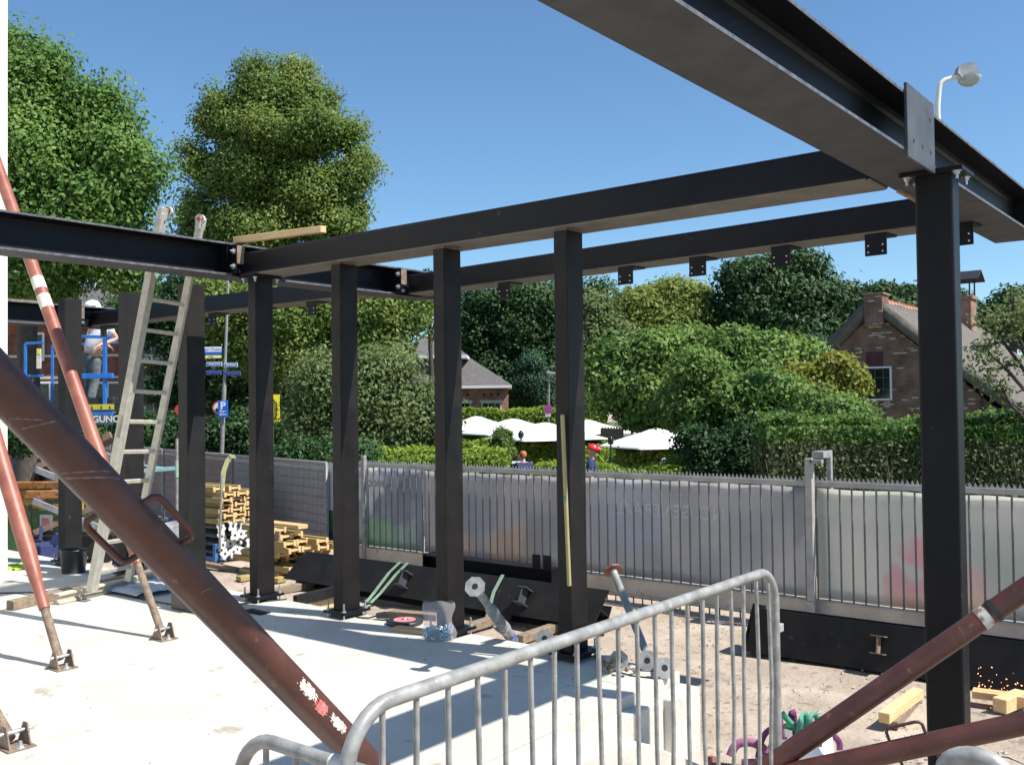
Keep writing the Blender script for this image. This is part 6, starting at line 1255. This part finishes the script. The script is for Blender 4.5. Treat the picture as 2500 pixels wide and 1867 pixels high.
for (u0, u1, v, tx, m_, mt) in ((506, 544, 889, 'Oude Drift', M['signblue'], M['white']), (549, 582, 891, 'Brinkland', M['signblue'], M['white']), (505, 542, 910, 'Naarderstraat', M['signdark'], mat('dim_lettering', (.10, .12, .4), None)), (549, 589, 912, 'Naarderstraat', M['signdark'], mat('dim_lettering2', (.10, .12, .4), None))):
    c = sg((u0+u1)/2, v); w_ = (u1-u0)*ss; plate('street_name', c, w_, 10*ss, M['white'] if m_ == M['signblue'] else mat('dim_rim', (.15, .15, .35), None), t, .02, .06); plate('sign_face', c, w_-.035, 10*ss-.035, m_, t, .004, .081)
    text(tx, (.095 if len(tx) < 11 else .075)*DS/36, mt, t, c+NB*.087, RTH, UZ, 'lettering', .001, bold=.0015)
c = sg(547, 998); plate('parking_sign', c, 24.5*ss, 41*ss, M['signblue'], t, .02, .09, .02)
text('P', .37*DS/36, M['white'], t, c+NB*.112+UZ*.085, RTH, UZ, 'lettering', .001, bold=.012); text('Singer', .10*DS/36, M['white'], t, c+NB*.112-UZ*.065, RTH, UZ, 'lettering', .001, bold=.002)
k = MB(); a = c+NB*.111-UZ*.155; k.prism([a-RTH*.10, a-RTH*.055-UZ*.04, a-RTH*.055-UZ*.012, a+RTH*.10-UZ*.012, a+RTH*.10+UZ*.012, a-RTH*.055+UZ*.012, a-RTH*.055+UZ*.04], NB*.002); k.build('arrow', M['white'], t)
k = MB(); c = sg(536, 996); k.tube([c-NB*.0, c+NB*.02], .205, 32); k.build('round_sign', M['redpaint'], t); k = MB(); k.tube([c+NB*.0205, c+NB*.024], .165, 32); k.build('round_sign_face', M['white'], t); k = MB(); a = c+NB*.0245; k.prism([a-RTH*.10-UZ*.11, a+RTH*.1-UZ*.11, a+RTH*.1, a-RTH*.10], NB*.002); k.build('vehicle_symbol', M['ink'], t)
# another small round sign and the yellow board
p = at(440, 1000, 27); t = thing('round_sign', 'red rimmed round sign back just left of the free standing column', 'road sign', (p.x, p.y, gz(0, p.y))); k = MB(); k.tube([p, p+NB*.02], .15, 28); k.build('sign_disc', M['redpaint'], t); k = MB(); k.tube([(p.x, p.y, gz(0, p.y)), p], .03, 10); k.build('pole', M['galv'], t)
p = at(664, 996, 25); s3 = 25/FPX; t = thing('yellow_sign', 'bright yellow direction board half hidden by the first column', 'road sign', (p.x, p.y, gz(0, p.y)))
plate('board', p, 38*s3, 66*s3, M['signyellow'], t, .03, 0); k = MB(); a = p+NB*.033
def q_(x, z): return a+RTH*(x*s3)+UZ*(z*s3)
for seg_ in (((2, 24), (13, 10)), ((13, 10), (11, -24)), ((11, -24), (2, -28))): k.bar(q_(*seg_[0]), q_(*seg_[1]), .02, .06, NB)
k.build('black_line', M['black'], t); k = MB(); k.tube([(p.x, p.y, gz(0, p.y)), p-UZ*.4], .04, 10); k.build('pole', M['galv'], t)
# street lamp with no stopping sign
D5 = 40; p0 = at(1338, 1060, D5); p1 = at(1341, 912, D5); t = thing('street_lamp', 'slim grey street lamp with a round no stopping sign behind the parasols', 'street lamp', (p0.x, p0.y, gz(0, p0.y)))
k = MB(); k.tube([(p0.x, p0.y, gz(0, p0.y)), p0, p1], [.05, .045, .035], 12); k.build('pole', M['galv'], t)
k = MB(); c = p1; k.prism([c-RTH*.1+UZ*.0, c+RTH*.28-UZ*.03, c+RTH*.28+UZ*.04, c-RTH*.1+UZ*.1], NB*.2); k.build('lamp_head', M['galv_dull'], t, .01)
c = at(1338, 998, D5); k = MB(); k.tube([c+NB*.05, c+NB*.065], .185, 32); k.build('round_sign', mat('sign_red', (.6, .03, .08), None), t); k = MB(); k.tube([c+NB*.0655, c+NB*.069], .13, 32); k.build('sign_face', M['signblue'], t)
k = MB(); a = c+NB*.07; 
for sg_ in (1, -1): k.bar(a-RTH*.095-UZ*.095*sg_, a+RTH*.095+UZ*.095*sg_, .004, .03, NB.cross(UZ))
k.build('red_cross', mat('sign_red2', (.6, .03, .08), None), t)
c = at(1338, 1013, D5); plate('sub_plate', c, .22, .12, M['white'], t, .01, .05)
text('P 24 h', .07, M['ink'], t, c+NB*.062, RTH, UZ, 'lettering', .001)
# lamp at the upper right
D6 = 19.0; a = at(2289, 262, D6); b = at(2293, 215, D6); c = at(2306, 196, D6); d = at(2352, 182, D6); g = gz(0, a.y)
t = thing('street_lamp', 'pale curved street lamp with a boxy head above the overhead beam', 'street lamp', (a.x, a.y, g)); k = MB(); k.tube([(a.x, a.y, g), a, b, at(2297, 203, D6), c, d], [.07, .05, .045, .045, .045, .04], 16); k.build('pole', M['plaster'], t)
s6 = D6/FPX; H0 = d+RTH*.02
def hq(u, v, y=0): q = at(u, v, D6); return q-NB*y
poly_b = [(2332, 182), (2398, 184), (2390, 160), (2366, 156), (2336, 164)]
k = MB(); fr_ = [hq(2332, 183, -.12), hq(2345, 198, -.12), hq(2386, 189, -.12), hq(2376, 160, -.1), hq(2364, 156, -.1), hq(2336, 165, -.1)]
bk_ = [hq(2338, 180, .18), hq(2352, 192, .18), hq(2399, 184, .18), hq(2388, 161, .16), hq(2374, 158, .16), hq(2342, 163, .16)]
k.add(fr_+bk_, [(0, 1, 2, 3, 4, 5), (11, 10, 9, 8, 7, 6)]+[(i, 6+i, 6+(i+1) % 6, (i+1) % 6) for i in range(6)]); lh = k.build('lamp_head', [mat('lamp_head_grey', (.2, .21, .23), (.3, .3, .31), 5, .5), M['white']], t); 
lh.data.polygons[4].material_index = 1  # right side face made white, sunlight painted into its colour
k = MB(); cc = hq(2368, 190, .03); k.lathe([(.22, .02), (.21, -.05), (.15, -.12), (.07, -.155), (0, -.16)], cc, 24); k.build('lamp_bowl', mat('frosted_bowl', (.35, .4, .4), (.45, .5, .5), 5, .2), t)
# parked cars
def car(label, u, v, d_, rz, m, L=4.2):
    p = at(u, v, d_); g = gz(0, p.y); t = thing('parked_car', label, 'car', (0, 0, 0)); k = MB(); h = .82
    prof = [(-L/2, .35), (-L/2, .78), (-L/2+.25, .88), (-L/2+1.0, .95), (L/2-.45, .98), (L/2-.05, .85), (L/2, .38)]
    k.prism([(x, -h, z) for x, z in prof], (0, 2*h, 0)); k.build('body', m, t, .07, 3)
    k = MB(); vs = [(-L/2+.95, -h+.08, .95), (-L/2+1.65, -h+.2, 1.42), (L/2-1.15, -h+.2, 1.44), (L/2-.4, -h+.08, .97)]; k.prism(vs, (0, 2*h-.16-.0, 0)); k.build('cabin', M['glass'], t, .05, 2)
    k = MB(); k.box(-L/2+1.6, L/2-1.15, -h+.18, h-.18, 1.40, 1.455); k.build('roof', m, t, .03, 2)
    for x in (-L/2+.8, L/2-.8):
        for y in (-h, h): k = MB(); k.tube([(x, y-.08, .32), (x, y+.08, .32)], .32, 24); k.build('wheel', M['rubber'], t)
    for y in (-.6, .6): k = MB(); k.lathe([(0, -.02), (.09, 0), (0, .03)], (-L/2-.0, y, .68), 14, (-1, 0, 0)); k.build('headlight', M['zinc'], t)
    t.location = (p.x, p.y, g); t.rotation_euler = (0, 0, R(rz)); return t
car('dark car parked in shade behind the bright shrub between the first two columns', 762, 1065, 27, 40, M['black'])
car('dark blue car parked behind the low hedge left of the third column', 1062, 1075, 31, 40, mat('car_blue', (.03, .08, .16), (.04, .10, .2), 3, .25))

# grit and debris on the slab, chalk lines at its corner
mb = MB()
for _ in range(420):
    x = random.uniform(-11, -3.0); y = random.uniform(.6, 5.3) if random.random() < .6 else random.uniform(4.6, 5.32); r = random.choice((.002, .003, .004, .006, .009)); c = Vector((x, y, 0)); a = random.random()*6
    mb.add([c+Vector((math.cos(a+q*2.1)*r*random.uniform(.7, 1.6), math.sin(a+q*2.1)*r, .0002)) for q in range(3)]+[c+Vector((0, 0, r*.6))], [(0, 1, 3), (1, 2, 3), (2, 0, 3)])
tag(mb.build('grit', M['wood_grey']), kind='stuff')
mb = MB()
for pts in (((1358, 1662), (1400, 1674)), ((1412, 1640), (1440, 1652), (1424, 1662), (1462, 1668)), ((1440, 1636), (1475, 1650)), ((1470, 1660), (1505, 1668), (1490, 1676))):
    for a, b in zip(pts[:-1], pts[1:]): mb.bar(onz(a[0], a[1], .0015), onz(b[0], b[1], .0015), .008, .001)
solo(mb, 'chalk_line', mat('green_chalk', (.2, .62, .35), (.4, .7, .5), 60, .9), 'faint green chalk marks on the slab corner behind the barrier', 'chalk marks')
